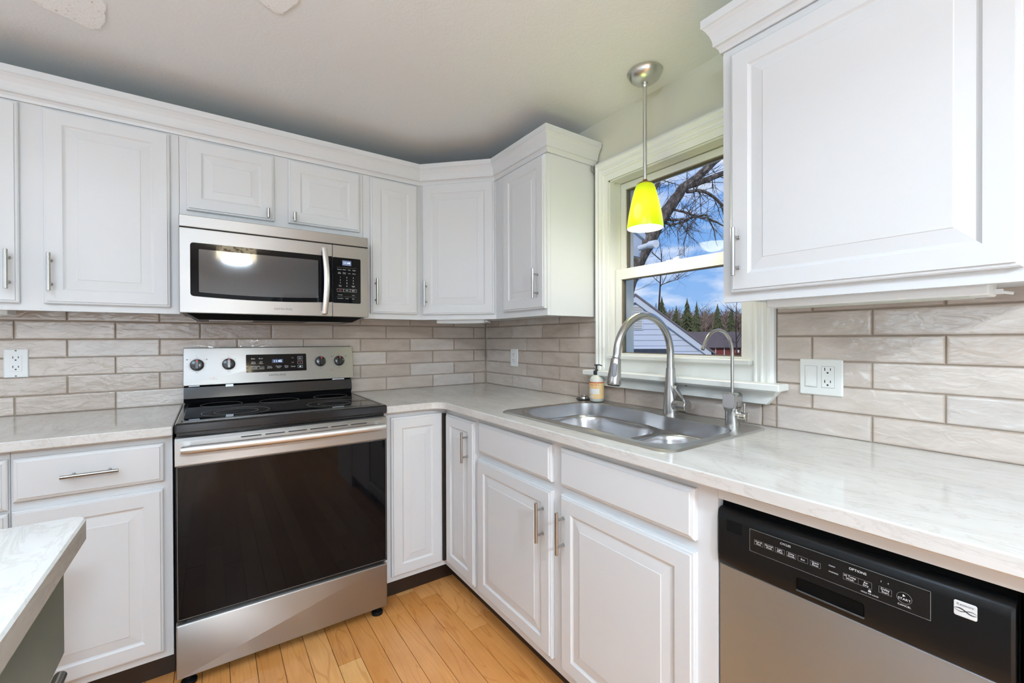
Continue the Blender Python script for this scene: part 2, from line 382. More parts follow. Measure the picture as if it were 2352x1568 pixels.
for fc, r_ in lay:
    for l_ in fc.loops: l_[ca] = (r_, r_, r_, 1)
struct(fl, 'floor_boards', WOOD, None)
D.objects['floor_boards'].name = 'floor.001'
b = MB(); b.box((XW - .1, YS - .1, ZCEIL), (.2, .2, ZCEIL + .25)); struct(b, 'ceiling', CEIL)
b = MB(); b.box((XW, .008, 0), (.2, .2, ZCEIL)); struct(b, 'wall_back', WALL)
b = MB()
WY0, WY1, WZ0, WZ1 = -1.112, -1.755, 1.118, 1.955     # window opening
for lo, hi in (((.008, WY0 + .0125, 0), (.18, .008, ZCEIL)), ((.008, YS, 0), (.18, WY1 - .0125, ZCEIL)), ((.008, WY1 - .0125, 0), (.18, WY0 + .0125, WZ0 - .0105)), ((.008, WY1 - .0125, WZ1 + .0125), (.18, WY0 + .0125, ZCEIL))): b.box(lo, hi)
struct(b, 'wall_right', WALL)
b = MB(); b.box((XW - .12, YS, 0), (XW, .2, ZCEIL)); struct(b, 'wall_left', ROOM)
b = MB(); b.box((XW, YS - .12, 0), (.2, YS, ZCEIL)); struct(b, 'wall_front', ROOM)

# ------------------------------------------------------------------ tiled backsplash
def tiles(name, T, u_first, u0, u1, rows, seed, skip=None):
    rr = random.Random(seed); g_ = MB(T)
    g_.box((u0, ZC - .03, -.008), (u1, min(ZC + rows * TP, 1.3295), -.0035)); gr = g_.build(name + '_grout', GROUT)
    t = MB(T); fa = []
    for r in range(rows):
        k = math.floor((u0 - u_first) / TL) - 1; off = 0 if r % 2 == 0 else TL / 2
        while u_first + off + k * TL < u1:
            a, c_ = max(u_first + off + k * TL, u0), min(u_first + off + (k + 1) * TL, u1); k += 1
            if c_ - a < .012: continue
            val = rr.random(); z0, z1 = ZC + r * TP, ZC + (r + 1) * TP; g2 = .0011
            if skip and skip(a, c_, z0, z1): continue
            jz = rr.uniform(-.0004, .0004); tw = rr.uniform(-.0006, .0006); loops = []
            a += g2 + rr.uniform(0, .0005); c_ -= g2
            for i, w, e in ((0, -.007, 0), (0, -.0022, 0), (.0010, -.0005, .06), (.003, 0, .35), (.007, .0003, .8)):
                loops.append([(t.v((uu, vv_, w + jz + tw * ((uu - a) / (c_ - a) - .5))), e) for uu, vv_ in ((a + i, z0 + g2 + i), (c_ - i, z0 + g2 + i), (c_ - i, z1 - g2 - i), (a + i, z1 - g2 - i))])
            for A, B in zip(loops, loops[1:]):
                for i in range(4):
                    j = (i + 1) % 4; f_ = t.f([A[i][0], A[j][0], B[j][0], B[i][0]]); fa.append((f_, [A[i][1], A[j][1], B[j][1], B[i][1]], val))
            f_ = t.f([q[0] for q in loops[-1]]); fa.append((f_, [.8] * 4, val))
    c1 = t.bm.loops.layers.color.new('rnd'); c2_ = t.bm.loops.layers.color.new('edge')
    for f_, es, val in fa:
        for l_, e in zip(f_.loops, es): l_[c1] = (val,) * 3 + (1,); l_[c2_] = (e,) * 3 + (1,)
    o = t.build(name, TILE, None, smooth=False); o['kind'] = 'structure'; gr['kind'] = 'structure'
    return o
def wskip(a, c_, z0, z1): return a > 1.05 and c_ < 1.84 and z0 > .99
tiles('wall_back_tile', BACK(0), -.0929 - 12 * TL, -3.0, -.001, 6, 11)
# right wall is tiled either side of the window and below its apron
tiles('wall_right_tile', RIGHT(0), .0169, .001, 1.043, 6, 5)
tiles('wall_right_tile_low', RIGHT(0), .0169, 1.043, 1.848, 2, 8)
tiles('wall_right_tile_end', RIGHT(0), .0169, 1.848, 2.9, 6, 23)
for n_, new in (('wall_right_tile_low', 'wall_right_tile.001'), ('wall_right_tile_end', 'wall_right_tile.002'), ('wall_right_tile_low_grout', 'wall_right_tile_grout.001'), ('wall_right_tile_end_grout', 'wall_right_tile_grout.002')): D.objects[n_].name = new

# ------------------------------------------------------------------ window
def window():
    root = D.objects.new('window_1', None); COL.objects.link(root); root.location = (.05, -1.43, WZ0); root['kind'] = 'structure'
    def P(mb, n, m, **k): return mb.build(n, m, root, **k)
    # jamb liner
    b = MB(); x0, x1 = -.004, .18
    b.box((x0, WY0, WZ0), (x1, WY0 + .012, WZ1 + .012)); b.box((x0, WY1 - .012, WZ0), (x1, WY1, WZ1 + .012)); b.box((x0, WY1, WZ1), (x1, WY0, WZ1 + .012)); b.box((x0, WY1, WZ0 - .01), (x1, WY0, WZ0))
    for ys in ((WY0, WY0 - .008), (WY1, WY1 + .008)): b.box((.004, ys[0], WZ0), (.034, ys[1], WZ1))
    b.box((.004, WY1, WZ1 - .008), (.034, WY0, WZ1)); P(b, 'jamb', TRIM)
    # casing: outer stepped moulding
    b = MB(); path_o = [(-1.0424, 1.063), (-1.0424, 2.048), (-1.848, 2.048), (-1.848, 1.063)]
    prof = [(0, .003), (0, .020), (.010, .026), (.018, .026), (.022, .021), (.034, .021), (.037, .0235), (.041, .0235), (.044, .018), (.056, .016), (.060, .019), (.066, .018), (.069, .010), (.092, .009), (.0955, .009), (.0957, .0032)]
    def cas(i): # offset inwards
        return [(-1.0424 - i * (.74), 1.063), (-1.0424 - i * .74, 2.048 - i), (-1.848 + i, 2.048 - i), (-1.848 + i, 1.063)]
    loops = []
    for i, w in prof: loops.append([b.v((-w + .003, y, z)) for y, z in cas(i)])
    for A, B in zip(loops, loops[1:]):
        for k in range(3): b.f([A[k], A[k + 1], B[k + 1], B[k]])
    b.f([l_[0] for l_ in loops]); b.f([l_[3] for l_ in loops][::-1])
    P(b, 'casing', TRIM)
    # lower panel between casings, inner ledge, stool, apron
    b = MB(); b.box((-.008, -1.783, 1.062), (.008, -1.10, 1.119)); P(b, 'sill_panel', TRIM)
    b = MB(); b.box((-.034, -1.777, 1.119), (.045, -1.125, 1.1375), .003); P(b, 'inner_sill', TRIM)
    b = MB(RIGHT(0)); b.box((1.009, 1.040, .0), (1.886, 1.063, .072), .003); P(b, 'stool', TRIM)
    b = MB(RIGHT(0))
    rows = [(1.040, .050, 0), (1.034, .050, .004), (1.030, .043, .008), (1.022, .034, .013), (1.016, .031, .017), (1.000, .029, .032), (.992, .028, .040), (.990, .024, .041), (.990, .001, .041)]
    loops = [[b.v((1.03 + i, z, w)) for z, w, i in rows] + [b.v((1.03, 1.04, .001))], [b.v((1.868 - i, z, w)) for z, w, i in rows] + [b.v((1.868, 1.04, .001))]]
    b.skin(loops, True); P(b, 'apron', TRIM)
    b = MB(RIGHT(0)); b.lathe([(.0025, .0305), (.0025, .0335), (.001, .034)], (1.545, 1.030, .012), 10, 'w'); P(b, 'nail_hole', SLOT)
    # upper sash
    def sash(n, x, t, z0, z1, st, top, bot, glz):
        b = MB(); ya, yb = WY0 - .002, WY1 + .002
        b.box((x, ya, z0), (x + t, ya - st, z1)); b.box((x, yb, z0), (x + t, yb + st, z1)); b.box((x, ya - st, z1 - top), (x + t, yb + st, z1)); b.box((x, ya - st, z0), (x + t, yb + st, z0 + bot))
        o = P(b, n, TRIM)
        b = MB(); gg = .0035                          # brown glazing strip
        for lo, hi in (((x + .006, ya - st, z0 + bot), (x + t - .006, ya - st - gg, z1 - top)), ((x + .006, yb + st, z0 + bot), (x + t - .006, yb + st + gg, z1 - top)), ((x + .006, ya - st, z1 - top), (x + t - .006, yb + st, z1 - top - gg)), ((x + .006, ya - st, z0 + bot), (x + t - .006, yb + st, z0 + bot + gg))): b.box(lo, hi)
        b.build('glazing_strip', GLZ, o)
        b = MB(); b.box((x + t * .55, ya - st, z0 + bot), (x + t * .55 + .004, yb + st, z1 - top)); b.build('pane', GLASS, o)
        return o
    GLZ = mat('glazing_bead', (.20, .16, .10), .5)
    sash('upper_sash', .085, .035, 1.502, WZ1 - .004, .030, .030, .034, None)
    lo = sash('lower_sash', .040, .036, WZ0, 1.5365, .040, .048, .026, None)
    b = MB(); b.rrect(1.388, .046, 1.452, .078, .006, [(0, 1.5365), (0, 1.5405), (.003, 1.5425)]); # placed flat on the rail
    for v_ in b.bm.verts: v_.co = Vector((v_.co.y, -v_.co.x, v_.co.z))
    b.tube([(.062, -1.425, 1.5425), (.062, -1.425, 1.548)], .008); b.tube([(.062, -1.425, 1.547), (.052, -1.448, 1.549)], .0035); b.build('sash_lock', TRIM, lo)
    b = MB(); b.tube([(.0365, -1.19, 1.545), (.0365, -1.175, 1.545)], .003); b.build('tilt_latch', TRIM, lo)
    return root
window()
b = MB(); b.box((-.024, -1.0335, 2.010), (-.018, -1.0425, 2.045)); b.box((-.030, -1.034, 2.018), (-.024, -1.0405, 2.022)); b.box((-.030, -1.034, 2.034), (-.024, -1.0405, 2.038)); b.box((-.033, -1.034, 2.018), (-.030, -1.0405, 2.038))
o = b.build('curtain_bracket', mat('zinc', (.5, .5, .48), .4, 1)); o['label'] = 'tiny metal curtain bracket at the top left corner of the window casing'; o['category'] = 'bracket'

# ------------------------------------------------------------------ ceiling patches
def patch(pts, label):
    b = MB(); rr = random.Random(len(label)); P_ = []
    n = len(pts)
    for i in range(n):
        a, c_ = Vector(pts[i]), Vector(pts[(i + 1) % n])
        for k in range(8): q = a.lerp(c_, k / 8); P_.append((q.x + rr.uniform(-.002, .002), q.y + rr.uniform(-.002, .002)))
    A = [b.v((p[0], p[1], ZCEIL)) for p in P_]; B = [b.v((p[0] * .997 + .003 * pts[0][0], p[1] * .997 + .003 * pts[0][1], ZCEIL - .004)) for p in P_]; b.skin([A, B], True)
    o = b.build('plaster_patch', PLASTER); o['label'] = label; o['category'] = 'plaster patch'; o['group'] = 'plaster patches on the ceiling'
patch([(-1.985, -.60), (-1.96, -.57), (-1.905, -.548), (-1.862, -.525), (-1.835, -.545), (-1.815, -.60), (-1.80, -.69), (-1.84, -.80), (-1.93, -.82), (-1.99, -.72)], 'larger rough white plaster patch on the ceiling above the left cabinets')
patch([(-1.415, -.992), (-1.39, -.972), (-1.362, -.958), (-1.345, -.963), (-1.325, -1.01), (-1.31, -1.05), (-1.32, -1.12), (-1.38, -1.13), (-1.43, -1.07)], 'small rough plaster patch on the ceiling at the top edge, above the microwave')

# ------------------------------------------------------------------ cabinets
def door_profile(w, h):
    st = min(.050, w * .23)
    sl = min(.030, (min(w, h) / 2 - st) * .45)
    return [(0, 0), (0, .012), (.003, .0145), (.008, .0150), (.009, .019), (st, .019), (st + .003, .0165), (st + .006, .0145), (st + .009, .0136), (st + .009 + sl, .0172), (st + .0105 + sl, .0185)]
def bar_handle(T, u, v, length, horizontal, parent, w0=.019, stand=.030, r=.0058, sp=None):
    b = MB(T); sp = sp if sp is not None else length * .63; h = length / 2
    pt = (lambda s_: (u + s_, v)) if horizontal else (lambda s_: (u, v + s_))
    e = .0008
    b.tube([(*pt(-h), w0 + stand), (*pt(-h + e), w0 + stand), (*pt(h - e), w0 + stand), (*pt(h), w0 + stand)], [r - e, r, r, r - e], 16)
    for s_ in ((-sp / 2, sp / 2) if sp else (0,)):
        b.tube([(*pt(s_), w0 - .0005), (*pt(s_), w0 + .002), (*pt(s_), w0 + .003), (*pt(s_), w0 + stand)], [r * .95, r * .95, r * .72, r * .72], 12)
    return b.build('handle', NICKEL, parent, smooth=True)
def door(T, root, u0, v0, u1, v1, handle=None, name='door', drawer=False):
    b = MB(T)
    if drawer: b.nest(u0, v0, u1, v1, [(0, 0), (0, .011), (.003, .014), (.010, .0165), (.0115, .019)])
    else: b.nest(u0, v0, u1, v1, door_profile(u1 - u0, v1 - v0))
    o = b.build(name, PAINT, root)
    if handle: bar_handle(T, *handle[:4], o, *handle[4:])
    return o
def cab_parts(root, bodies, T, fr, zb, zt, recess=.012, toe=None):
    b = MB()
    for lo, hi in bodies: b.box(lo, hi)
    b.build('body', PAINT, root)
    b = MB(T); b.box((fr[0], zb, -.019), (fr[1], min(zt, 2.0457), 0)); return b.build('face_frame', PAINT, root)
# --- back wall uppers
G = .0006
TU = BACK(-UD)
r = thing('upper_cabinet', (-2.05, -.15, ZB), 'white double-door wall cabinet left of the microwave', 'cabinet')
cab_parts(r, [((-2.47, -.004, ZB + .012), (-1.641 - G, -.28, 2.0452))], TU, (-2.47, -1.641 - G), ZB, ZT)
door(TU, r, -2.435, 1.3425, -2.083, 2.039, (-2.1055, 1.4545, .134, False)); door(TU, r, -2.0245, 1.3435, -1.6700, 2.038, (-2.0045, 1.454, .134, False))
r = thing('upper_cabinet', (-1.27, -.15, 1.703), 'short white wall cabinet with two small doors above the microwave', 'cabinet')
cab_parts(r, [((-1.641 + G, -.004, 1.704), (-.905 - G, -.28, 2.0452))], TU, (-1.641 + G, -.905 - G), 1.7025, ZT)
door(TU, r, -1.6172, 1.745, -1.3010, 2.036, (-1.3267, 1.7718, .042, False, .019, .026, .0065, 0)); door(TU, r, -1.2441, 1.7475, -.9246, 2.037, (-1.2210, 1.7722, .042, False, .019, .026, .0065, 0))
r = thing('upper_cabinet', (-.75, -.15, ZB), 'narrow white single-door wall cabinet right of the microwave', 'cabinet')
cab_parts(r, [((-.905 + G, -.004, ZB + .012), (-.5975, -.28, 2.0452))], TU, (-.905 + G, -.5975), ZB, ZT)
door(TU, r, -.8712, 1.3465, -.6206, 2.0375, (-.8485, 1.455, .134, False))
# diagonal corner
r = thing('corner_wall_cabinet', (-.25, -.25, ZB), 'white wall cabinet with a diagonal door across the room corner', 'cabinet')
TD = frame((DIA.x, DIA.y, 0), (DIB.x - DIA.x, DIB.y - DIA.y, 0), (-1, -1, 0)); LD = (DIB - DIA).length
b = MB(); pl = [(-.5965, -.004), (-.004, -.004), (-.004, -.5995), (-.282, -.5995), (-.5965, -.282)]; b.prism(pl, ZB + .012, 2.0452); b.build('body', PAINT, r)
b = MB(TD); b.prism([(0, 0), (0, 0), (0, 0)], 0, 0) if False else None
A = [(0, 0), (LD, 0), (LD - .008, -.019), (.008, -.019)]
lo_ = [b.v((u, ZB, w)) for u, w in A]; hi_ = [b.v((u, 2.0457, w)) for u, w in A]; b.skin([lo_, hi_], True); b.build('face_frame', PAINT, r)
door(TD, r, .0160, 1.3445, .4165, 2.0475, (.040, 1.4557, .134, False))
# right wall small upper, its end panel seen
TR = RIGHT(-UD)
r = thing('upper_cabinet', (-.15, -.81, ZB), 'white wall cabinet beside the window, its plain side lit by the pendant', 'cabinet')
cab_parts(r, [((-.004, -.6005, ZB + .012), (-.28, -1.0244, ZT))], TR, (.6005, 1.0244), ZB, ZT)
door(TR, r, .6880, 1.3490, 1.0195, 2.0405, (.9777, 1.462, .134, False))
b = MB(); b.box((-.004, -1.0246, ZB), (-.2805, -1.0256, 2.0452)); b.build('side_panel', PAINT, r)
# big right upper
r = thing('upper_cabinet', (-.15, -2.15, 1.315), 'large white wall cabinet close to the camera, right of the window', 'cabinet')
ZB2 = 1.3149
cab_parts(r, [((-.004, -1.834, ZB2 + .013), (-.28, -2.47, ZT + .02))], TR, (1.834, 2.47), ZB2, ZT + .02)
door(TR, r, 1.8620, 1.3408, 2.4052, 2.020, (1.8875, 1.4512, .134, False))

def crown(path, label, z=0, closed_end=True, sgn=1):
    prof = [(.001, 2.0460), (.007, 2.0460), (.009, 2.056), (.0145, 2.064), (.021, 2.067), (.021, 2.075), (.0225, 2.084), (.027, 2.098), (.034, 2.112), (.041, 2.1215), (.045, 2.124), (.045, 2.1475), (.041, 2.1495), (.001, 2.1495)]
    P_ = [Vector(p) for p in path]; n = len(P_); b = MB(); loops = []
    for i in range(n):
        d0 = (P_[i] - P_[i - 1]).normalized() if i else None; d1 = (P_[i + 1] - P_[i]).normalized() if i < n - 1 else None
        n0 = Vector((d0.y, -d0.x)) * sgn if d0 else None; n1 = Vector((d1.y, -d1.x)) * sgn if d1 else None
        if n0 and n1: m_ = (n0 + n1).normalized(); m_ = m_ / m_.dot(n0)
        else: m_ = n0 or n1
        loops.append([b.v((P_[i].x + m_.x * o_, P_[i].y + m_.y * o_, zz + z)) for o_, zz in prof])
    b.skin(loops, True); o = b.build('crown_molding', PAINT, None, smooth=False); o['label'] = label; o['category'] = 'crown molding'; o['group'] = 'crown molding on the wall cabinets'
crown([(-2.9, -UD), (DIA.x, -UD), (-UD, DIB.y), (-UD, -1.0260), (-.001, -1.0260)], 'long white crown molding running over the range wall and around the corner cabinet')
crown([(-.001, -1.834), (-UD, -1.834), (-UD, -2.47)], 'white crown molding on top of the large cabinet right of the window', 0, True, 1)

# ------------------------------------------------------------------ base cabinets
TB = BACK(-BF); TBR = RIGHT(-BF)
def toe(lo, hi, root): b = MB(); b.box(lo, hi); b.build('toe_kick', TOE, root)
ZBT, ZBB = .881, .108
r = thing('base_cabinet', (-1.85, -.3, 0), 'white base cabinet with drawer and door left of the range', 'cabinet')
cab_parts(r, [((-2.033 + G, -.004, ZBB), (-1.6505, -.579, ZBT))], TB, (-2.033 + G, -1.6505), ZBB, ZBT)
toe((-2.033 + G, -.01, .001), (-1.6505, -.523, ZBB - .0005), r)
door(TB, r, -2.0262, .7255, -1.6730, .8565, (-1.8525, .7908, .135, True), 'drawer_front', True); door(TB, r, -2.0285, .1350, -1.6755, .6990)
r = thing('base_cabinet', (-2.25, -.3, 0), 'white base cabinet at the left edge, behind the island corner', 'cabinet')
cab_parts(r, [((-2.47, -.004, ZBB), (-2.033 - G, -.579, ZBT))], TB, (-2.47, -2.033 - G), ZBB, ZBT)
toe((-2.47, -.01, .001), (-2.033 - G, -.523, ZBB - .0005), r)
door(TB, r, -2.455, .705, -2.0365, .8565, None, 'drawer_front', True); door(TB, r, -2.455, .135, -2.0365, .695)
# corner with the folding pair of doors
r = thing('corner_base_cabinet', (-.4, -.4, 0), 'white corner base cabinet with two narrow doors meeting at a right angle', 'cabinet')
b = MB(); b.prism([(-.9015, -.004), (-.004, -.004), (-.004, -.9195), (-BF, -.9195), (-BF, -BF), (-.9015, -BF)], ZBB, ZBT); b.build('body', PAINT, r)
b = MB(); b.prism([(-.9015, -.01), (-.01, -.01), (-.01, -.9195), (-.523, -.9195), (-.523, -.523), (-.9015, -.523)], .001, ZBB - .0005); b.build('toe_kick', TOE, r)
door(TB, r, -.8735, .1335, -.6215, .8560); door(TBR, r, .6350, .1420, .9050, .8540, (.857, .7395, .134, False))
b = MB(); b.box((-.6205, -.6208, .14), (-.6035, -.6038, .852)); b.build('door_gap_shade', TOE, r)  # solid dark strip stands in for the shade between the two doors
# sink base
r = thing('sink_base_cabinet', (-.3, -1.45, 0), 'wide white sink base cabinet with two false drawer fronts and two doors', 'cabinet')
b = MB(); b.box((-.004, -.9205, ZBB), (-.579, -1.9865, .70)); b.box((-.577, -.9205, .70), (-.579, -1.9865, ZBT)); b.build('body', PAINT, r)
b = MB(TBR); b.box((.9205, ZBB, -.019), (1.9865, ZBT, 0)); b.build('face_frame', PAINT, r)
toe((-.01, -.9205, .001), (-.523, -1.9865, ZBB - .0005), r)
door(TBR, r, .9440, .7340, 1.4188, .8590, None, 'drawer_front', True); door(TBR, r, .9360, .1430, 1.4188, .7055, (1.3810, .5945, .135, False))
door(TBR, r, 1.4646, .7365, 1.9371, .8590, None, 'drawer_front', True); door(TBR, r, 1.4660, .1430, 1.9371, .7090, (1.4857, .5960, .135, False))
# end panel right of the dishwasher with rail above it
r = thing('base_cabinet', (-.3, -2.6, 0), 'white base cabinet sliver past the dishwasher with the rail above it', 'cabinet')
b = MB(); b.box((-.004, -2.4345, .001), (-.579, -2.9, ZBT)); b.build('body', PAINT, r)
b = MB(TBR); b.box((2.4345, .001, -.019), (2.9, ZBT, 0)); b.box((1.9871, .8500, -.019), (2.4345, ZBT, -.0005)); b.build('face_frame', PAINT, r)

# ------------------------------------------------------------------ worktops
def slab(outer, holes, z0, z1, bev=.003):
    b = MB(); bm = b.bm
    def fill(z, loops):
        es = []; V = []
        for lp in loops:
            vs_ = [bm.verts.new((x, y, z)) for x, y in lp]; V.append(vs_)
            es += [bm.edges.new((vs_[i], vs_[(i + 1) % len(vs_)])) for i in range(len(vs_))]
        bmesh.ops.triangle_fill(bm, edges=es, use_beauty=True); return V
    def inset(lp, d, s_=1):
        n = len(lp); out = []
        for i in range(n):
            p, q, r_ = Vector(lp[i - 1]), Vector(lp[i]), Vector(lp[(i + 1) % n]); a = (q - p).normalized(); c_ = (r_ - q).normalized()
            na, nc = Vector((-a.y, a.x)), Vector((-c_.y, c_.x)); m_ = (na + nc).normalized(); out.append(tuple(q + m_ * (d / max(m_.dot(na), .3)) * s_))
        return out
    top = fill(z1, [inset(outer, bev)] + holes); bot = fill(z0, [inset(outer, bev)] + holes)
    m1 = [bm.verts.new((x, y, z1 - bev)) for x, y in outer]; m0 = [bm.verts.new((x, y, z0 + bev)) for x, y in outer]
    b.skin([top[0], m1, m0, bot[0]])
    for a, c_ in zip(top[1:], bot[1:]): b.skin([a, c_])
    return b
cc = []
for k in range(9):                              # rounded inner corner
    a = pi / 2 * k / 8; R0 = .060; cc.append((-CE - R0 + R0 * sin(a), -CE - R0 + R0 * cos(a)))
outer = [(-.902, .006), (-.902, -CE)] + cc + [(-CE, -2.95), (.006, -2.95), (.006, .006)]
hole = [(-.545, -1.075), (-.075, -1.075), (-.075, -1.815), (-.545, -1.815)]
o = slab(outer, [hole], .883, ZC).build('worktop', STONE); o['label'] = 'L-shaped pale veined stone worktop right of the range holding the sink'; o['category'] = 'countertop'
b = MB(); b.box((-2.95, .006, .883), (-1.6475, -CE, ZC), .003); o = b.build('worktop', STONE); o['label'] = 'short pale veined stone worktop left of the range'; o['category'] = 'countertop'

# ------------------------------------------------------------------ sink
def rr_loop(x0, x1, y0, y1, r, seg=8):
    L_ = []
    for cx, cyy, a0 in ((x1 - r, y1 - r, 0), (x0 + r, y1 - r, pi / 2), (x0 + r, y0 + r, pi), (x1 - r, y0 + r, 3 * pi / 2)):
        for k in range(seg + 1): a = a0 + pi / 2 * k / seg; L_.append((cx + r * cos(a), cyy + r * sin(a)))
    return L_
def shrink(lp, d):
    c_ = Vector((sum(p[0] for p in lp) / len(lp), sum(p[1] for p in lp) / len(lp))); xs = [p[0] for p in lp]; ys = [p[1] for p in lp]
    hx, hy = (max(xs) - min(xs)) / 2, (max(ys) - min(ys)) / 2; mx_, my_ = (max(xs) + min(xs)) / 2, (max(ys) + min(ys)) / 2
    return [(mx_ + (p[0] - mx_) * (hx - d) / hx, my_ + (p[1] - my_) * (hy - d) / hy) for p in lp]
r = thing('kitchen_sink', (-.31, -1.45, ZC), 'stainless steel double-bowl drop-in sink under the window', 'sink')
rim_o = rr_loop(-.575, -.040, -1.846, -1.042, .045); ZR = ZC + .0045
def warp(lp):                                    # the back edge steps forward towards the small bowl
    out = []
    for x, y in lp:
        t_ = min(1, max(0, (-y - 1.38) / .16)); t_ = t_ * t_ * (3 - 2 * t_); k = max(0, (x + .32) / .22); out.append((x - .040 * t_ * min(1, k), y))
    return out
def dense(lp, st=.02):
    out = []
    for i in range(len(lp)):
        a, c_ = Vector(lp[i]), Vector(lp[(i + 1) % len(lp)]); n = max(1, int((c_ - a).length / st))
        for k in range(n): q = a.lerp(c_, k / n); out.append((q.x, q.y))
    return out
opn = warp(dense(rr_loop(-.533, -.098, -1.806, -1.074, .10, 12)))
def zs(x, y):                                    # height of the low saddle inside the opening
    t_ = min(1, max(0, (x + .533) / .20)); return ZR - .052 * t_ * t_ * (3 - 2 * t_) - .002
def fillring(b, loops3):
    es = []; VV = []
    for lp in loops3:
        vs_ = [b.bm.verts.new(p) for p in lp]; VV.append(vs_); es += [b.bm.edges.new((vs_[i], vs_[(i + 1) % len(vs_)])) for i in range(len(vs_))]
    bmesh.ops.triangle_fill(b.bm, edges=es, use_beauty=True); return VV
b = MB(); rim_in = shrink(rim_o, .010)
VV = fillring(b, [[(x, y, ZR) for x, y in rim_in], [(x, y, ZR) for x, y in opn]])
b.skin([VV[0]] + [[b.v((x, y, z)) for x, y in shrink(rim_o, d)] for d, z in ((.006, ZR + .0012), (.002, ZC + .003), (0, ZC + .0004))])
b.build('rim', RIMM, r, smooth=True)
o1 = shrink(opn, .003); o2 = shrink(opn, .006); o3 = shrink(opn, .011)
bigL = warp(dense(rr_loop(-.5205, -.1110, -1.520, -1.0870, .095, 12))); smL = warp(dense(rr_loop(-.5205, -.1110, -1.7930, -1.548, .088, 12)))
b = MB(); A = [[b.v((x, y, ZR)) for x, y in opn], [b.v((x, y, ZR - .001)) for x, y in o1], [b.v((x, y, min(ZR - .003, zs(x, y) + .002))) for x, y in o2]]
b.skin(A)
VV = fillring(b, [[(x, y, zs(x, y)) for x, y in o3], [(x, y, zs(x, y)) for x, y in bigL], [(x, y, zs(x, y)) for x, y in smL]])
b.skin([A[2], VV[0]])
bmesh.ops.remove_doubles(b.bm, verts=b.bm.verts, dist=.0001); b.build('saddle', SINKM, r, smooth=True)
def bowl(lp, depth, name):
    b = MB(); loops = []
    for d, z in ((0, 0), (.003, -.0015), (.006, -.006), (.008, -.02), (.012, -.06), (.018, -depth + .035), (.028, -depth + .012), (.046, -depth + .002), (.08, -depth)):
        q = shrink(lp, d); loops.append([b.v((x, y, (zs(*lp[i]) + z) if z > -.03 else ZR - .03 + z)) for i, (x, y) in enumerate(q)])
    b.skin(loops); b.f(loops[-1]); o = b.build(name, SINKM, r, smooth=True)
    cx = sum(p[0] for p in lp) / len(lp); cyy = sum(p[1] for p in lp) / len(lp)
    b = MB(); b.lathe([(.042, .0012), (.040, .003), (.030, .0015), (.012, -.002)], (cx, cyy, ZR - .03 - depth), 28); b.build('drain', CHROME, o, smooth=True)
bowl(bigL, .155, 'bowl'); bowl(smL, .09, 'bowl')
# ------------------------------------------------------------------ faucets
fx, fy = -.080, -1.502
r = thing('kitchen_faucet', (fx, fy, ZR), 'tall gooseneck pull-down faucet in brushed steel at the centre of the sink', 'faucet')
b = MB(); b.lathe([(.0275, 0), (.0275, .004), (.0268, .03), (.0235, .085), (.0195, .135), (.0172, .175), (.0168, .178)], (fx, fy, ZR), 32); b.build('base', NICKEL, r, smooth=True)
pts = [(fx, fy, 1.095)]
Rr = .152
for k in range(25):
    a = pi * k / 24 * 1.03; pts.append((fx - Rr + Rr * cos(a), fy, 1.150 + Rr * .96 * sin(a)))
pts = pts[:1] + pts[1:-1]; e0 = Vector(pts[-1]); pts.append(tuple(e0 + Vector((-.004, 0, -.012))))
b = MB(); b.tube([(fx, fy, 1.085)] + pts, [.0166, .0150] + [.0137] * (len(pts) - 1), 20); b.build('spout', NICKEL, r, smooth=True)
e0 = Vector(pts[-1]); dr = Vector((-.17, -.02, -1)).normalized()
hp = [e0, e0 + dr * .004, e0 + dr * .012, e0 + dr * .03, e0 + dr * .065, e0 + dr * .090, e0 + dr * .093]
b = MB(); b.tube(hp, [.0150, .0170, .0172, .0190, .0228, .0240, .0225], 24); hd = b.build('spray_head', NICKEL, r, smooth=True)
q = e0 + dr * .045; nn = Vector((-.75, -.62, .18)).normalized(); uu = nn.cross(dr).normalized()
Tb = Matrix(((uu.x, -dr.x, nn.x, q.x), (uu.y, -dr.y, nn.y, q.y), (uu.z, -dr.z, nn.z, q.z), (0, 0, 0, 1)))
b = MB(Tb); b.rrect(-.0075, -.022, .0075, .024, .006, [(0, .012), (0, .0228), (.0015, .0242)]); b.build('spray_button', steel('dark_steel', (.22, .225, .24), .3), hd, smooth=True)
b = MB(); b.lathe([(.0205, 0), (.0205, -.003), (.005, -.0035)], (0, 0, 0), 20)
for v_ in b.bm.verts: v_.co = e0 + dr * .0925 + (uu * v_.co.x + nn * v_.co.y) - dr * v_.co.z * 1
b.build('nozzle', SLOT, hd)
b = MB(); b.lathe([(.019, .012), (.0240, .022), (.0240, .041), (.0228, .0415), (.0228, .0425), (.0240, .043), (.0240, .073), (.0230, .074)], (0, 0, 0), 28)
for v_ in b.bm.verts: v_.co = Vector((fx + v_.co.x, fy - v_.co.z, .957 + v_.co.y))
b.build('valve', NICKEL, r, smooth=True)
b = MB(); b.tube([(fx, fy - .062, .972), (fx - .012, fy - .059, .988), (fx - .045, fy - .049, 1.030), (fx - .046, fy - .0488, 1.0312)], [.0055, .0062, .0088, .0078], 16); b.build('lever', NICKEL, r, smooth=True)
gx, gy = -.097, -1.752
r = thing('filter_faucet', (gx, gy, ZR), 'slim drinking-water faucet with a square display head at the right end of the sink', 'faucet')
b = MB(); b.lathe([(.0225, 0), (.0225, .003), (.0222, .03), (.0215, .048), (.023, .056)], (gx, gy, ZR), 28); b.build('base', NICKEL, r, smooth=True)
b = MB(RIGHT(gx)); b.rrect(-gy - .0235, .975, -gy + .0235, 1.029, .013, [(0.002, -.024), (0, -.022), (0, .018), (.003, .024)], 8); b.build('display_head', NICKEL, r, smooth=True)
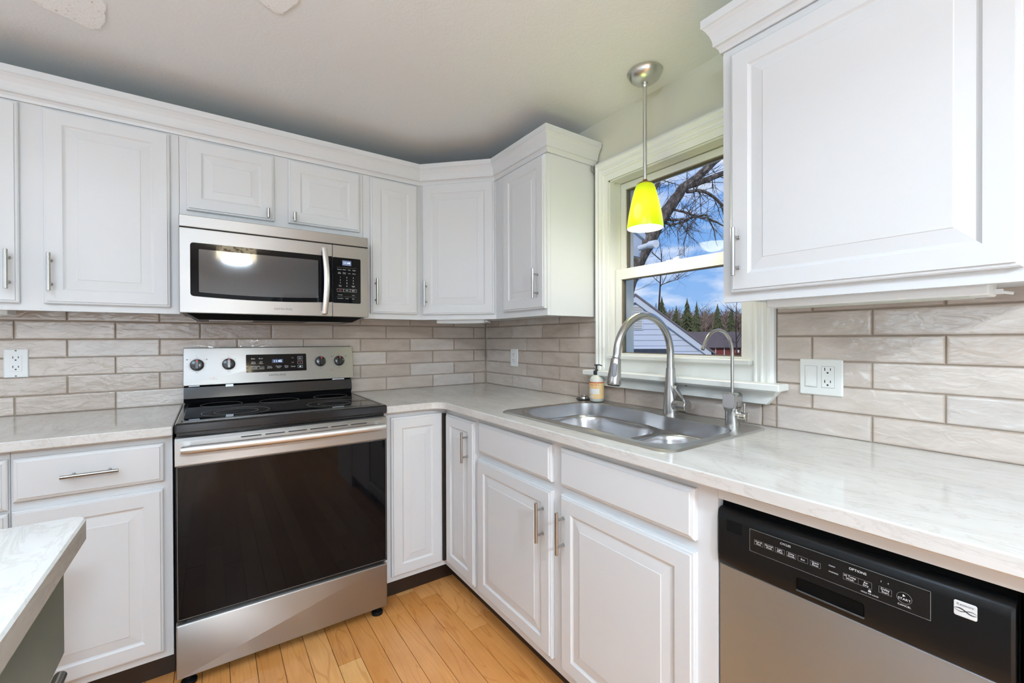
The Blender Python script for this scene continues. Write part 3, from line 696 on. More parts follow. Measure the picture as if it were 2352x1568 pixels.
b = MB(RIGHT(gx)); b.rrect(-gy - .020, .979, -gy + .020, 1.0255, .011, [(0, .0238), (0, .0248)], 8); b.build('display', mat('taupe_screen', (.36, .33, .32), .15), r)
b = MB(RIGHT(gx)); pl = []
rows = [(.919 + .045, .0222), (.968, .0228), (.974, .0245), (.979, .024)]
loops = []
for z, w in rows:
    t_ = (z - .964) / .015; t_ = min(1, max(0, t_)); L_ = []
    for k in range(28):
        a = 2 * pi * k / 28; c_, s_ = cos(a), sin(a); m_ = max(abs(c_), abs(s_)); f_ = 1 / m_ ** (t_ * .5)
        L_.append(b.v((-gy + c_ * w * f_, z, s_ * w * f_)))
    loops.append(L_)
b.skin(loops, True); b.build('neck', NICKEL, r, smooth=True)
pts = [(gx, gy, 1.026), (gx, gy, 1.10), (gx, gy, 1.160)]
for k in range(1, 15):
    a = pi * .80 * k / 14; pts.append((gx - .086 + .086 * cos(a), gy, 1.160 + .078 * sin(a)))
e1 = Vector(pts[-1]); pts.append(tuple(e1 + Vector((-.020, 0, -.030))))
b = MB(); b.tube(pts, [.0052] * (len(pts) - 1) + [.0060], 14); b.build('spout', NICKEL, r, smooth=True)
b = MB(); b.lathe([(.0155, .015), (.0155, .027), (.0150, .0275), (.0150, .0283), (.0155, .029), (.0155, .047), (.0148, .0478)], (0, 0, 0), 24)
for v_ in b.bm.verts: v_.co = Vector((gx + v_.co.x, gy - v_.co.z, .953 + v_.co.y))
b.build('valve', CHROME, r, smooth=True)
b = MB(); b.tube([(gx, gy - .040, .962), (gx, gy - .040, .997)], .0035, 12); b.build('lever', NICKEL, r, smooth=True)

# ------------------------------------------------------------------ soap bottle, strainer on its mat
bx, by = -.064, -1.096
r = thing('soap_bottle', (bx, by, ZR + .001), 'clear hand soap bottle with orange label and black pump beside the sink', 'soap bottle')
z0 = ZR + .0012
b = MB(); b.lathe([(.024, 0), (.029, .002), (.0325, .008), (.0335, .02), (.0335, .092), (.0325, .102), (.028, .113), (.019, .121), (.013, .124), (.013, .130)], (bx, by, z0), 36); b.build('bottle', SOAPB, r, smooth=True)
def wrap(name, m, z1, z2, rad, a0=None, a1=None, parent=None, seg=40):
    b = MB(); full = a0 is None; n = seg
    if full: b.lathe([(rad - .0004, z1), (rad, z1), (rad, z2), (rad - .0004, z2)], (bx, by, z0), seg, 'z', False)
    else:
        A = [b.v((bx + rad * cos(a0 + (a1 - a0) * k / n), by + rad * sin(a0 + (a1 - a0) * k / n), z0 + z1)) for k in range(n + 1)]
        B = [b.v((v_.co.x, v_.co.y, z0 + z2)) for v_ in A]; b.skin([A, B], False, False)
    return b.build(name, m, parent, smooth=True)
lb = wrap('label', LABEL, .016, .091, .0341, parent=r)
wrap('label_band', LABR, .0875, .0925, .0343, parent=lb)
ac = math.atan2(CAM.y - by, CAM.x - bx)
def curved_text(t, ang, z, size, m, parent):
    b = MB(); b.text(t, 0, 0, size, 0, 'CENTER', .95)
    for v_ in b.bm.verts:
        a = ac + ang + v_.co.x / .0345; v_.co = Vector((bx + .0346 * cos(a), by + .0346 * sin(a), z0 + z + v_.co.y))
    return b.build('lettering', m, parent)
wrap('label_panel', LABW, .038, .062, .0343, ac - 1.15, ac + .38, lb)
wrap('barcode_panel', LABW, .020, .030, .0343, ac - 1.15, ac - .45, lb)
curved_text("MEYER'S", -.28, .0785, .0125, LABR, lb); curved_text('CLEAN DAY', -.28, .0665, .0062, LABO, lb)
b = MB(); b.lathe([(.0135, .124), (.0145, .126), (.0145, .142), (.010, .144), (.007, .146), (.007, .149), (.0045, .150), (.0045, .166), (.0055, .168), (.0055, .171), (.003, .172)], (bx, by, z0), 24)
sd = Vector((cos(ac + 1.25), sin(ac + 1.25), 0)); c0 = Vector((bx, by, z0 + .1695))
b.tube([c0 - sd * .010, c0, c0 + sd * .014 + Vector((0, 0, .001)), c0 + sd * .026 - Vector((0, 0, .003))], [.003, .0038, .003, .0024], 10); b.build('pump', PUMP, r, smooth=True)
tx, ty = -.062, -1.012
r = thing('drain_mat', (tx, ty, ZC), 'small black rubber disc lying on the worktop beside the soap bottle', 'rubber disc')
b = MB(); b.lathe([(.020, .0003), (.030, .001), (.037, .006), (.040, .009), (.038, .0105), (.028, .009), (.020, .009)], (tx, ty, ZC), 30); b.build('disc', PUMP, r, smooth=True)
b = MB(); b.lathe([(.014, .0095), (.0175, .0100), (.0165, .013), (.0165, .0205), (.019, .0235), (.018, .0245), (.006, .0225), (.004, .026), (.002, .027)], (tx, ty, ZC), 28); o = b.build('sink_stopper', CHROME, None, smooth=True); o['label'] = 'small chrome sink stopper sitting on the black rubber disc'; o['category'] = 'sink stopper'

# ------------------------------------------------------------------ range
YR = -.650
def fz(z): return 1.2099 - (1.2099 - z) * 1.0163
RX0, RX1 = -1.6425, -.9055; TRG = BACK(YR)
r = thing('electric_range', (-1.274, -.33, 0), 'stainless steel electric range with black glass cooktop and oven door', 'range')
b = MB(); b.box((RX0 + .004, -.02, .045), (RX1 - .004, YR + .035, .888)); b.build('body', BLACK, r)
# drawer
b = MB(TRG); b.rrect(RX0 + .001, .040, RX1 - .001, .227, .004, [(0, -.03), (0, -.004), (.002, -.001), (.004, 0)]); dw = b.build('storage_drawer', STEEL, r, smooth=True)
b = MB(TRG); b.box((RX0 + .03, .2275, -.034), (RX1 - .03, .2385, -.014)); b.build('drawer_lip', BPGLOSS, dw)
# door
b = MB(TRG); b.rrect(RX0 + .001, .2405, RX1 - .001, .776, .003, [(0, -.034), (0, -.002), (.002, 0)]); dr_ = b.build('oven_door', BGLASS, r, smooth=True)
b = MB(TRG)
loops = [[b.v((u, v_, w)) for v_, w in ((.776, -.034), (.7762, .002), (.780, .0035), (.862, .0035), (.8715, -.004), (.8725, -.034))] for u in (RX0 + .001, RX1 - .001)]
b.skin(loops, True); b.build('door_band', STEEL, dr_)
b = MB(TRG)
for k in range(7):
    u0 = RX0 + .115 + k * .078
    if k in (0,): continue
    b.rrect(u0, .8535, u0 + .066, .8575, .0018, [(0, .0032), (0, .0042)])
b.build('door_vents', SLOT, dr_)
b = MB(TRG); b.outline(RX0 + .006, .2450, RX1 - .006, .774, .0012, .0006); b.build('glass_border', PRINTG, dr_)
hz = .838
b = MB(TRG); hpts = []; n_ = 24
for k in range(n_ + 1):
    t_ = k / n_; hpts.append((RX0 + .020 + (RX1 - RX0 - .040) * t_, hz, .040 + .010 * sin(pi * t_)))
b.tube(hpts, [.012] + [.0145] * (n_ - 1) + [.012], 20)
for u in (RX0 + .035, RX1 - .035): b.box((u - .012, hz - .010, .002), (u + .012, hz + .010, .042), .003)
b.build('door_handle', mat('handle_steel', (.72, .72, .72), .42, 1), dr_, smooth=True)
# cooktop
b = MB()
b.box((RX0 + .001, -.058, .889), (RX1 - .001, YR - .012, .9255), .006); b.build('cooktop_frame', BLACK, r)
b = MB(); zt = .9262; b.box((RX0 + .022, -.075, zt - .002), (RX1 - .022, YR + .030, zt)); ck_ = b.build('cooktop', COOKG, r)
b = MB(); b.outline(0, 0, 1, 1, 1, 1) if False else None
for lo, hi in (((RX0 + .018, -.073, zt - .001), (RX0 + .022, YR + .026, zt + .0010)), ((RX1 - .022, -.073, zt - .001), (RX1 - .018, YR + .026, zt + .0010)), ((RX0 + .018, YR + .026, zt - .001), (RX1 - .018, YR + .030, zt + .0010)), ((RX0 + .018, -.076, zt - .001), (RX1 - .018, -.072, zt + .0010))): b.box(lo, hi)
b.build('trim_ring', mat('trim_grey', (.16, .16, .165), .25, 1), ck_)
b = MB()
for cx, cyy, rr_ in ((-1.455, -.470, .116), (-1.455, -.470, .075), (-1.500, -.205, .078), (-1.274, -.225, .082), (-1.085, -.475, .112), (-1.085, -.475, .068), (-1.045, -.210, .078)):
    b.ring(cx, cyy, rr_, .0013, zt, zt + .0003, 64)
b.build('burner_rings', PRINTG, ck_)
# backguard
b = MB(); loops = [[b.v((x, y, z)) for y, z in ((-.012, .924), (-.012, 1.176), (-.058, 1.176), (-.052, 1.008), (-.052, 1.004), (-.080, .996), (-.092, .946), (-.084, .940), (-.076, .926))] for x in (RX0 + .002, RX1 - .004)]
b.skin(loops, True); bgd = b.build('backguard', BLACK, r)
b = MB(frame((0, -.062, 1.005), (1, 0, 0), (0, -1, 0)))
# slanted stainless panel: leans back towards the top
for_T = Matrix.Translation((0, -.088, 1.005)) @ Matrix.Rotation(math.radians(-10), 4, 'X') @ frame((0, 0, 0), (1, 0, 0), (0, -1, 0))
b = MB(for_T); PX0, PX1 = -1.6425, -.8985; PH = .172
b.rrect(PX0, 0, PX1, PH, .006, [(0, -.014), (0, -.002), (.0015, -.0004), (.004, 0)]); pn = b.build('control_panel', STEEL, bgd, smooth=True)
def pv(z): return (z - 1.005) / .168 * PH * 1.0
TIN = mat('grey_tin', (.45, .47, .52), .4, .6)
for a_, c_ in (((PX0 + .02, -.004, -.012), (PX0 + .06, -.001, -.003)), ((PX0 + .16, -.012, -.012), (PX0 + .19, -.001, -.006)), ((PX1 - .11, -.006, -.012), (PX1 - .05, -.001, -.003))): b = MB(for_T); b.box(a_, c_); b.build('panel_bracket', TIN, bgd)
b = MB(for_T); b.rrect(-1.4000, pv(1.0530), -1.1330, pv(1.1385), .004, [(0, 0), (0, .0008)]); dsp = b.build('display_panel', BGLASS, pn)
def lettering(T, items, m, parent, w=.0010):
    b = MB(T)
    for it in items:
        if it[0] == 'box': b.outline(it[1], it[2], it[3], it[4], it[5], w)
        else: b.text(it[0], it[1], it[2], it[3], w, 'CENTER', it[4] if len(it) > 4 else 1)
    return b.build('lettering', m, parent)
lettering(for_T, [('Bake', -1.3702, pv(1.1184), .0085), ('Broil', -1.3377, pv(1.1184), .0085), ('Keep\nWarm', -1.3688, pv(1.0985), .0078), ('Self\nClean', -1.3371, pv(1.0985), .0078), ('Warming Center', -1.3610, pv(1.0822), .0055), ('On/Off', -1.3650, pv(1.0730), .008), ('Level', -1.3360, pv(1.0730), .008),
  ('box', -1.3805, pv(1.0668), -1.3245, pv(1.0800), .0006), ('Timer\nOn/Off', -1.3004, pv(1.0754), .0078), ('Cooking\nTime', -1.2609, pv(1.0761), .0078), ('Delay\nStart', -1.2256, pv(1.0757), .0078), ('Clock', -1.1956, pv(1.0755), .0085),
  ('box', -1.174, pv(1.1095), -1.1505, pv(1.1255), .0007), ('Start\nEnter', -1.1623, pv(1.1172), .0062), ('box', -1.174, pv(1.0880), -1.1505, pv(1.1030), .0007), ('box', -1.174, pv(1.0680), -1.1505, pv(1.0800), .0007)], PRINTW, dsp)
b = MB(for_T)
for s_, zc_ in ((1, 1.1181), (-1, 1.0959)):
    for q in (-1, 1): b.prism([(-1.1966, pv(zc_) + s_ * .003), (-1.1966, pv(zc_) + s_ * .0018), (-1.1966 + q * .005, pv(zc_) - s_ * .0022), (-1.1966 + q * .005, pv(zc_) - s_ * .001)], .0008, .0012)
b.build('arrow_keys', PRINTW, dsp)
b = MB(for_T); b.rrect(-1.166, pv(1.0710), -1.158, pv(1.0770), .002, [(0, .0008), (0, .0012)]); b.build('light_key', PRINTW, dsp)
lettering(for_T, [('Clear\nOff', -1.1623, pv(1.0955), .006)], PRINTR, dsp)
b = MB(for_T); b.rrect(-1.290, pv(1.0955), -1.240, pv(1.1135), .002, [(0, .0007), (0, .0010)]); b.build('clock_window', BLUEG, dsp)
lettering(for_T, [('11:45', -1.2645, pv(1.1040), .0165, 1.05)], DIGIT, dsp, .0012)
b = MB(for_T); b.text('SAMSUNG', -1.2665, pv(1.0365), .0125, .0003, 'CENTER', 1.35, .0003); b.build('maker_lettering', PRINTK, pn)
kn = [(-1.5900, '1'), (-1.4697, '2'), (-1.0647, '3'), (-.9714, '4')]
for i, (kx, _) in enumerate(((-1.5646 - .027, 0), (-1.4697, 0), (-1.0647, 0), (-.9714, 0))):
    kz = pv(1.0966); b = MB(for_T)
    b.lathe([(.0265, 0), (.0265, .002), (.0245, .003), (.0240, .016), (.0225, .0185), (.018, .0195)], (kx, kz, 0), 36, 'w')
    k_ = b.build('knob', BPGLOSS, pn, smooth=True)
    b = MB(for_T); b.rrect(kx - .0075, kz - .0215, kx + .0075, kz + .0215, .006, [(0, .018), (.0005, .026), (.002, .028)]); b.build('knob_grip', BPGLOSS, k_, smooth=True)
    b = MB(for_T); b.box((kx - .0022, kz + .012, .0275), (kx + .0022, kz + .0195, .0285)); b.build('knob_pointer', DOT, k_)
    b = MB(for_T); b.ring(kx, kz, .0295, .0012, 0, .0006, 40); b.build('knob_ring', PRINTG, k_)
for kx in (-1.5916, -1.4697, -1.0647, -.9714):
    kz = pv(1.0966); b = MB(for_T)
    it = [('OFF', kx, kz + .0325, .0055), ('HI', kx - .026, kz + .0245, .0055), ('LO', kx + .027, kz + .0240, .0055), ('MED', kx, kz - .0365, .0055)]
    for k in range(3):
        for s_ in (-1, 1): a = .18 - k * .42; it.append((str(k * 2 + 2), kx + s_ * .0345 * cos(a), kz + .0345 * sin(a), .0048))
    for t_ in it: b.text(t_[0], t_[1], t_[2], t_[3], .0003)
    if kx in (-1.5916, -.9714):
        for s_ in (-1, 1): b2 = MB(for_T); b2.rrect(kx + s_ * .0365 - .0028, kz + .0225, kx + s_ * .0365 + .0028, kz + .0275, .0008, [(0, 0), (0, .0005)]); b2.build('burner_icon', PRINTD, pn)
    b.build('dial_lettering', PRINTD, pn)
    b = MB(for_T); b.lathe([(.0013, 0), (.0013, .0007)], (kx - .003, kz + .0425, 0), 10, 'w'); b.build('burner_mark', DOT, pn)
for u, zz in ((-1.5290, 1.0300), (-1.0110, 1.0480)):
    b = MB(for_T); b.text('HOT SURFACE', u, pv(zz), .0042, .0003); b.build('warning_lettering', PRINTD, pn)
    b = MB(for_T); b.lathe([(.0018, 0), (.0018, .0008)], (u, pv(zz + .007), 0), 12, 'w'); b.build('indicator_light', DOT, pn)
for x, y in ((RX0 + .035, YR + .035), (RX1 - .035, YR + .035)):
    b = MB(); b.lathe([(.024, .0006), (.024, .010), (.020, .014), (.010, .016), (.010, .046)], (x, y, 0), 20); b.build('foot', BPLAST, r, smooth=True)

# ------------------------------------------------------------------ microwave
TM = BACK(-.40); MX0, MX1 = -1.6385, -.9095
r = thing('microwave_oven', (-1.274, -.2, 1.30), 'stainless over-the-range microwave under the short cabinet', 'microwave')
b = MB(); b.box((MX0 + .003, -.004, 1.322), (MX1 - .003, -.372, 1.701)); b.build('body', BPLAST, r)
b = MB(); lo_ = [b.v(p) for p in ((MX0 + .015, -.375, 1.322), (MX1 - .015, -.375, 1.322), (MX1 - .015, -.03, 1.322), (MX0 + .015, -.03, 1.322))]; hi_ = [b.v(p) for p in ((MX0 + .06, -.335, 1.296), (MX1 - .06, -.335, 1.296), (MX1 - .05, -.05, 1.296), (MX0 + .05, -.05, 1.296))]
b.skin([lo_, hi_], True); un = b.build('underside', BPLAST, r)
for x0_ in (-1.545, -1.165):
    b = MB(); b.box((x0_, -.30, 1.2935), (x0_ + .16, -.16, 1.2962)); b.build('grease_filter', STEEL, un)
b = MB(TM); b.rrect(MX0, 1.6575, MX1, 1.7035, .003, [(0, -.026), (0, -.002), (.002, 0)]); b.build('top_strip', STEEL, r, smooth=True)
b = MB(TM); b.box((MX0 + .001, 1.6535, -.026), (MX1 - .001, 1.6575, -.004)); b.build('vent_gap', DARK, r)
b = MB(TM); b.rrect(MX0, 1.3190, -1.0740, 1.6535, .003, [(0, -.026), (0, -.002), (.002, 0)]); dr_ = b.build('microwave_door', STEEL, r, smooth=True)
# window with slightly bowed lower edge
def bowed(u0, v0, u1, v1, bow, rad, w0, w1, rl=True):
    P_ = []
    for k in range(17): t_ = k / 16; P_.append((u0 + rad + (u1 - u0 - rad * (2 if rl else 1)) * t_, v0 - bow * (1 - (2 * t_ - 1) ** 2) * 1))
    if rl: P_ += [(u1 - rad * .3, v0 + rad * .3), (u1, v0 + rad)]
    else: P_ += [(u1, v0)]
    P_ += [(u1, v1 - (rad if rl else 0))] + ([(u1 - rad * .3, v1 - rad * .3), (u1 - rad, v1)] if rl else [])
    P_ += [(u0 + rad, v1), (u0 + rad * .3, v1 - rad * .3), (u0, v1 - rad), (u0, v0 + rad), (u0 + rad * .3, v0 + rad * .3)]
    return P_, w0, w1
b = MB(TM); b.prism(*bowed(-1.6035, 1.3855, -1.0748, 1.5975, .0085, .010, -.001, .0007, False)); wn = b.build('door_window', BGLASS, dr_)
b = MB(TM); b.prism(*bowed(-1.5760, 1.4020, -1.1350, 1.5730, .0065, .003, .0006, .0009)); b.build('mesh_screen', MWIN, wn)
b = MB(TM); hp = []
for k in range(21):
    t_ = k / 20; hp.append((-1.1115 + .0 * t_, 1.3300 + .300 * t_, .016 + .022 * sin(pi * t_)))
loops = []
for i, p_ in enumerate(hp):
    tt = i / 20; bow = .006 * sin(pi * tt); L_ = []
    for k in range(14):
        a = 2 * pi * k / 14; L_.append(b.v((p_[0] + bow + .0125 * cos(a), p_[1], p_[2] + .0065 * sin(a))))
    loops.append(L_)
b.skin(loops, True)
for zz in (1.3360, 1.6240): b.box((-1.122, zz - .008, .0), (-1.101, zz + .008, .018), .002)
b.build('handle', steel('pale_handle_steel', (.78, .75, .72), .3, (8, 8, 60), .02), dr_, smooth=True)
b = MB(TM); b.text('SAMSUNG', -1.277, 1.3455, .0115, .0003, 'CENTER', 1.35, .0002); b.build('maker_lettering', PRINTD, dr_)
b = MB(TM); b.rrect(-1.0725, 1.3190, MX1, 1.6535, .003, [(0, -.026), (0, -.002), (.002, 0)]); cp = b.build('control_side', STEEL, r, smooth=True)
b = MB(TM); b.rrect(-1.0725, 1.3830, -.9460, 1.5960, .006, [(0, 0), (0, .0008)]); kp = b.build('key_panel', BGLASS, cp)
b = MB(TM); b.box((-1.0300, 1.5605, .0007), (-.9895, 1.5835, .0011)); b.build('clock_window', LCD, kp)
lettering(TM, [('11:44', -1.0097, 1.5720, .0150, .95)], DIGIT, kp, .0013)
K = []
for u, t1, t2 in ((-1.0428, 'Popcorn', 'Auto\nReheat'), (-1.0210, 'Potato', 'Sensor\nCook'), (-.9985, 'Pizza', 'Cook'), (-.9768, 'Veggies', 'Defrost')):
    K += [(t1, u, 1.5405, .0056), (t2, u, 1.5240, .0050)]
for rr_, zz in enumerate((1.5038, 1.4908, 1.4776)):
    for c_, u in enumerate((-1.0392, -1.0097, -.9802)): K.append((str(rr_ * 3 + c_ + 1), u, zz, .0082))
K += [('0', -1.0097, 1.4640, .0082), ('Power\nLevel', -1.0400, 1.4637, .0048), ('Kitchen\nTimer', -.9802, 1.4637, .0048), ('box', -1.0543, 1.4367, -1.0250, 1.4500, .0005), ('box', -1.0250, 1.4367, -.9950, 1.4500, .0005), ('box', -.9950, 1.4367, -.9655, 1.4500, .0005),
      ('+30s', -1.0100, 1.4433, .0062), ('START\nEnter', -.9802, 1.4433, .0050), ('Eco Mode', -1.0395, 1.4215, .0046), ('Clock', -.9802, 1.4215, .0046), ('Vent Hi/Low', -1.0397, 1.4048, .0050), ('On/Off', -1.0097, 1.4048, .0050), ('Light', -.9812, 1.4048, .0050)]
lettering(TM, K, PRINTW, kp); lettering(TM, [('STOP\nClear', -1.0397, 1.4433, .0050)], PRINTR, kp)
for a in ((-1.0545, 1.5500, -.9650), (-1.0545, 1.4130, -1.0270), (-1.0230, 1.4130, -.9650)): b = MB(TM); b.box((a[0], a[1], 0), (a[2], a[1] + .0006, .0011)); b.build('key_line', PRINTG, kp)

# ------------------------------------------------------------------ dishwasher
r = thing('dishwasher', (-.3, -2.21, 0), 'dishwasher with black control panel and stainless door right of the sink cabinet', 'dishwasher')
DX = -.600; TW = RIGHT(DX); U0, U1 = 1.9885, 2.4265
b = MB(); b.box((-.03, -1.992, .03), (-.570, -2.428, .848)); b.build('body', BPLAST, r)
b = MB(TW)                                       # console: bulges outward, rolled top edge, pocket handle only painted on
prof = [(-.030, .7075), (-.004, .7075), (.001, .709), (.004, .716), (.0065, .735), (.0065, .810), (.0040, .8235), (-.001, .8290), (-.008, .8310), (-.030, .8310)]
cols = [U0, U0 + .004, 2.1493, 2.2549, U1 - .004, U1]
loops = []
for ci, u in enumerate(cols):
    e = .003 if ci in (0, 5) else 0
    loops.append([b.v((u, v_, w - e)) for w, v_ in prof])
for ci in range(5):
    A, B = loops[ci], loops[ci + 1]
    for k in range(len(prof) - 1): b.f([A[k], B[k], B[k + 1], A[k + 1]])
b.f(loops[0]); b.f(loops[-1][::-1]); b.f([l_[0] for l_ in loops] + [l_[-1] for l_ in loops[::-1]])
co = b.build('control_console', BPLAST, r, smooth=True)
b = MB(TW); b.rrect(2.1493, .7240, 2.2549, .7475, .004, [(0, .0068), (.0008, .0068), (.003, .0069)]); b.build('pocket_shade', DARK, co)  # flat black patch painted for the shade inside the handle pocket
b = MB(TW); b.rrect(2.1488, .7215, 2.2554, .7243, .001, [(0, .006), (0, .0085), (.0008, .0088)]); b.build('pocket_lip', mat('satin_black', (.06, .06, .06), .22), co)
b = MB(TW); b.rrect(2.0610, .7640, 2.3390, .8095, .006, [(0, .0060), (0, .0070)]); kpn = b.build('key_panel', BPGLOSS, co)
b = MB(TW); b.outline(2.0605, .7635, 2.3395, .8100, .0005, .00715); b.build('panel_border', PRINTG, kpn)
b = MB(TW)
for k in range(7): b.rrect(2.0113, .7885 + k * .0037, 2.0446, .7900 + k * .0037, .0007, [(0, .0065), (0, .0070)])
b.build('vent_slots', DARK, co)
LT = MB(TW); bxs = MB(TW); wv_ = .0075
def tw(t, u, v_, s_, sx_=1): LT.text(t, u, v_, s_, wv_, 'CENTER', sx_, .00008)
for t, u in (('Pots &\nPans', 2.0790), ('Normal\nWash', 2.0990), ('Light\nWash', 2.1195), ('China\nGentle', 2.1400), ('Eco', 2.1603), ('Quick\nRinse', 2.1811)):
    tw(t, u, .7857, .0047); 
    for a in ((u - .0085, .7808, u + .0085, .7811), (u - .0085, .7904, u + .0085, .7907), (u - .0085, .7808, u - .0082, .7907), (u + .0082, .7808, u + .0085, .7907)): bxs.box((a[0], a[1], .007), (a[2], a[3], .0073))
tw('CYCLES', 2.1297, .8020, .0056); tw('CLEAN', 2.2075, .7936, .0032); tw('WASHING', 2.2099, .7826, .0032); tw('OPTIONS', 2.2457, .8010, .0060)
tw('Hi Temp\nWash', 2.2347, .7840, .0050); tw('Air\nDry', 2.2573, .7836, .0050); tw('3', 2.2781, .7984, .0035); tw('4', 2.2874, .7984, .0035); tw('Delay\nStart', 2.2835, .7841, .0050)
for a in ((2.2245, .7785, 2.2655, .7788), (2.2245, .7890, 2.2655, .7893), (2.2245, .7785, 2.2248, .7893), (2.2465, .7785, 2.2467, .7893), (2.2652, .7785, 2.2655, .7893), (2.2750, .7788, 2.2920, .7791), (2.2750, .7890, 2.2920, .7893), (2.2750, .7788, 2.2753, .7893), (2.2917, .7788, 2.2920, .7893)): bxs.box((a[0], a[1], .007), (a[2], a[3], .0073))
tw('START', 2.3079, .7822, .0052, 1.05); tw('CANCEL', 2.3079, .7720, .0040, 1.1); tw('HOLD TO LOCK', 2.2626, .7692, .0033)
LT.prism([(2.3060, .7862), (2.3060, .7900), (2.3092, .7881)], .0072, wv_)
LT.box((2.2606, .7726, .0072), (2.2646, .7748, wv_)); LT.ring(2.2626, .7750, .0016, .0005, .0072, wv_, 16)
bxs.ring(2.3078, .7843, .0096, .0004, .007, .0074, 48, 1, .95)
LT.build('lettering', PRINTW, kpn); bxs.build('key_outlines', PRINTG, kpn)
b = MB(TW); b.rrect(2.3651, .7887, 2.3898, .8115, .0025, [(0, .0055), (0, .0068), (.0004, .0071)]); bd = b.build('badge', mat('badge_silver', (.66, .66, .66), .3), co)
b = MB(TW); b.text('Kenmore', 2.3774, .8068, .0055, .0073, 'CENTER', .85); b.build('lettering', PRINTD, bd)
b = MB(TW)
for amp, th in ((1, .0007), (-1, .0004)):
    for k in range(16):
        t0, t1 = k / 16, (k + 1) / 16; f_ = lambda t: .7990 + amp * .0024 * sin(2 * pi * t * .9 + .2) - .0015 * t
        h0, h1 = th * (.3 + sin(pi * t0)), th * (.3 + sin(pi * t1))
        b.prism([(2.3655 + .024 * t0, f_(t0) - h0), (2.3655 + .024 * t1, f_(t1) - h1), (2.3655 + .024 * t1, f_(t1) + h1), (2.3655 + .024 * t0, f_(t0) + h0)], .0071, .0074)
b.build('badge_waves', PRINTK, bd)
b = MB(TW); b.rrect(U0 + .001, .100, U1 - .001, .7070, .002, [(0, -.030), (0, -.004), (.002, -.002)]); b.build('door', STEELV, r, smooth=True)
b = MB(); b.box((-.525, -1.992, .001), (-.545, -2.428, .0985)); b.build('toe_panel', BPLAST, r)
b = MB(TW); b.box((U0, .8315, -.028), (U1, .8495, -.022)); b.build('top_gap_shade', DARK, r)  # black strip put in for the shade of the recess above the console

# ------------------------------------------------------------------ electrical plates
def receptacle(b, u, v, w):
    for s_ in (-1, 1):
        b.box((u - .0085, v + s_ * .0185 + .0005, w), (u - .0062, v + s_ * .0185 + .0095, w + .0004)); b.box((u + .0062, v + s_ * .0185 + .0015, w), (u + .0085, v + s_ * .0185 + .0085, w + .0004))
        b.lathe([(.0027, w), (.0027, w + .0004)], (u, v + s_ * .0185 - .0055, 0), 12, 'w')
T0 = BACK(0)
r = thing('wall_outlet', (-2.169, 0, 1.067), 'white duplex outlet on the tiles left of the range', 'outlet')
b = MB(T0); b.rrect(-2.2030, 1.0660, -2.1365, 1.1780, .003, [(0, .0005), (0, .0040), (.0025, .0060)]); b.build('cover_plate', PLATE, r, smooth=True)
b = MB(T0); b.rrect(-2.1865, 1.0885, -2.1535, 1.1555, .002, [(0, .0055), (0, .0070), (.001, .0076)]); q = b.build('receptacle', PLATE, r)
b = MB(T0); receptacle(b, -2.1700, 1.1220, .0076); b.build('slots', SLOT, q)
b = MB(T0)
for z in (1.1720, 1.0720): b.lathe([(.0030, .006), (.0030, .0066)], (-2.170, z, 0), 12, 'w'); b.box((-2.1702, z - .002, .0066), (-2.1698, z + .002, .0068))
b.build('screws', PRINTG, r)
T1 = RIGHT(0)
r = thing('wall_outlet', (0, -.342, 1.04), 'white duplex outlet on the tiles between the corner and the window', 'outlet')
b = MB(T1); b.rrect(.3060, 1.0430, .3800, 1.1515, .003, [(0, .0005), (0, .0040), (.0025, .0060)]); b.build('cover_plate', PLATE, r, smooth=True)
b = MB(T1); b.rrect(.3260, 1.0645, .3600, 1.1300, .002, [(0, .0055), (0, .0070), (.001, .0076)]); q = b.build('receptacle', PLATE, r)
b = MB(T1); receptacle(b, .3430, 1.0970, .0076); b.build('slots', SLOT, q)
r = thing('switch_outlet_plate', (0, -1.976, 1.035), 'double wall plate with a rocker switch and an outlet, right of the window', 'outlet')
b = MB(T1); b.rrect(1.9190, 1.0355, 2.0330, 1.1460, .004, [(0, .0005), (0, .0040), (.0030, .0065)]); b.build('cover_plate', PLATEW, r, smooth=True)
b = MB(T1); b.rrect(1.9345, 1.0600, 1.9665, 1.1245, .0015, [(0, .006), (0, .0072), (.0015, .0072)]); q = b.build('switch_frame', PLATEW, r)
b = MB(T1)
loops = [[b.v((u, v_, w)) for v_, w in ((1.0625, .0068), (1.0625, .0110), (1.0925, .0082), (1.1220, .0076), (1.1220, .0068))] for u in (1.9375, 1.9635)]; b.skin(loops, True); b.build('rocker', PLATEW, q)
b = MB(T1); b.outline(1.9338, 1.0593, 1.9672, 1.1252, .0006, .0068); b.outline(1.9788, 1.0593, 2.0122, 1.1252, .0006, .0068); b.build('gap_shade_lines', PRINTG, r)  # grey outlines painted for the shaded grooves around switch and outlet
b = MB(T1); b.rrect(1.9795, 1.0600, 2.0115, 1.1245, .0015, [(0, .006), (0, .0078), (.001, .0084)]); q = b.build('receptacle', PLATEW, r)
b = MB(T1); receptacle(b, 1.9955, 1.0925, .0084)
b.build('slots', SLOT, q)
b = MB(T1)
for z in (1.0955, 1.0855): b.rrect(1.9895, z, 2.0015, z + .006, .001, [(0, .0084), (0, .0092), (.0006, .0096)])
b.build('test_buttons', PLATEW, q)
b = MB(T1)
for z in (1.1395, 1.0415):
    for u in (1.9505, 1.9955): b.lathe([(.0030, .0065), (.0030, .0071)], (u, z, 0), 12, 'w')
b.build('screws', PLATEW, r)

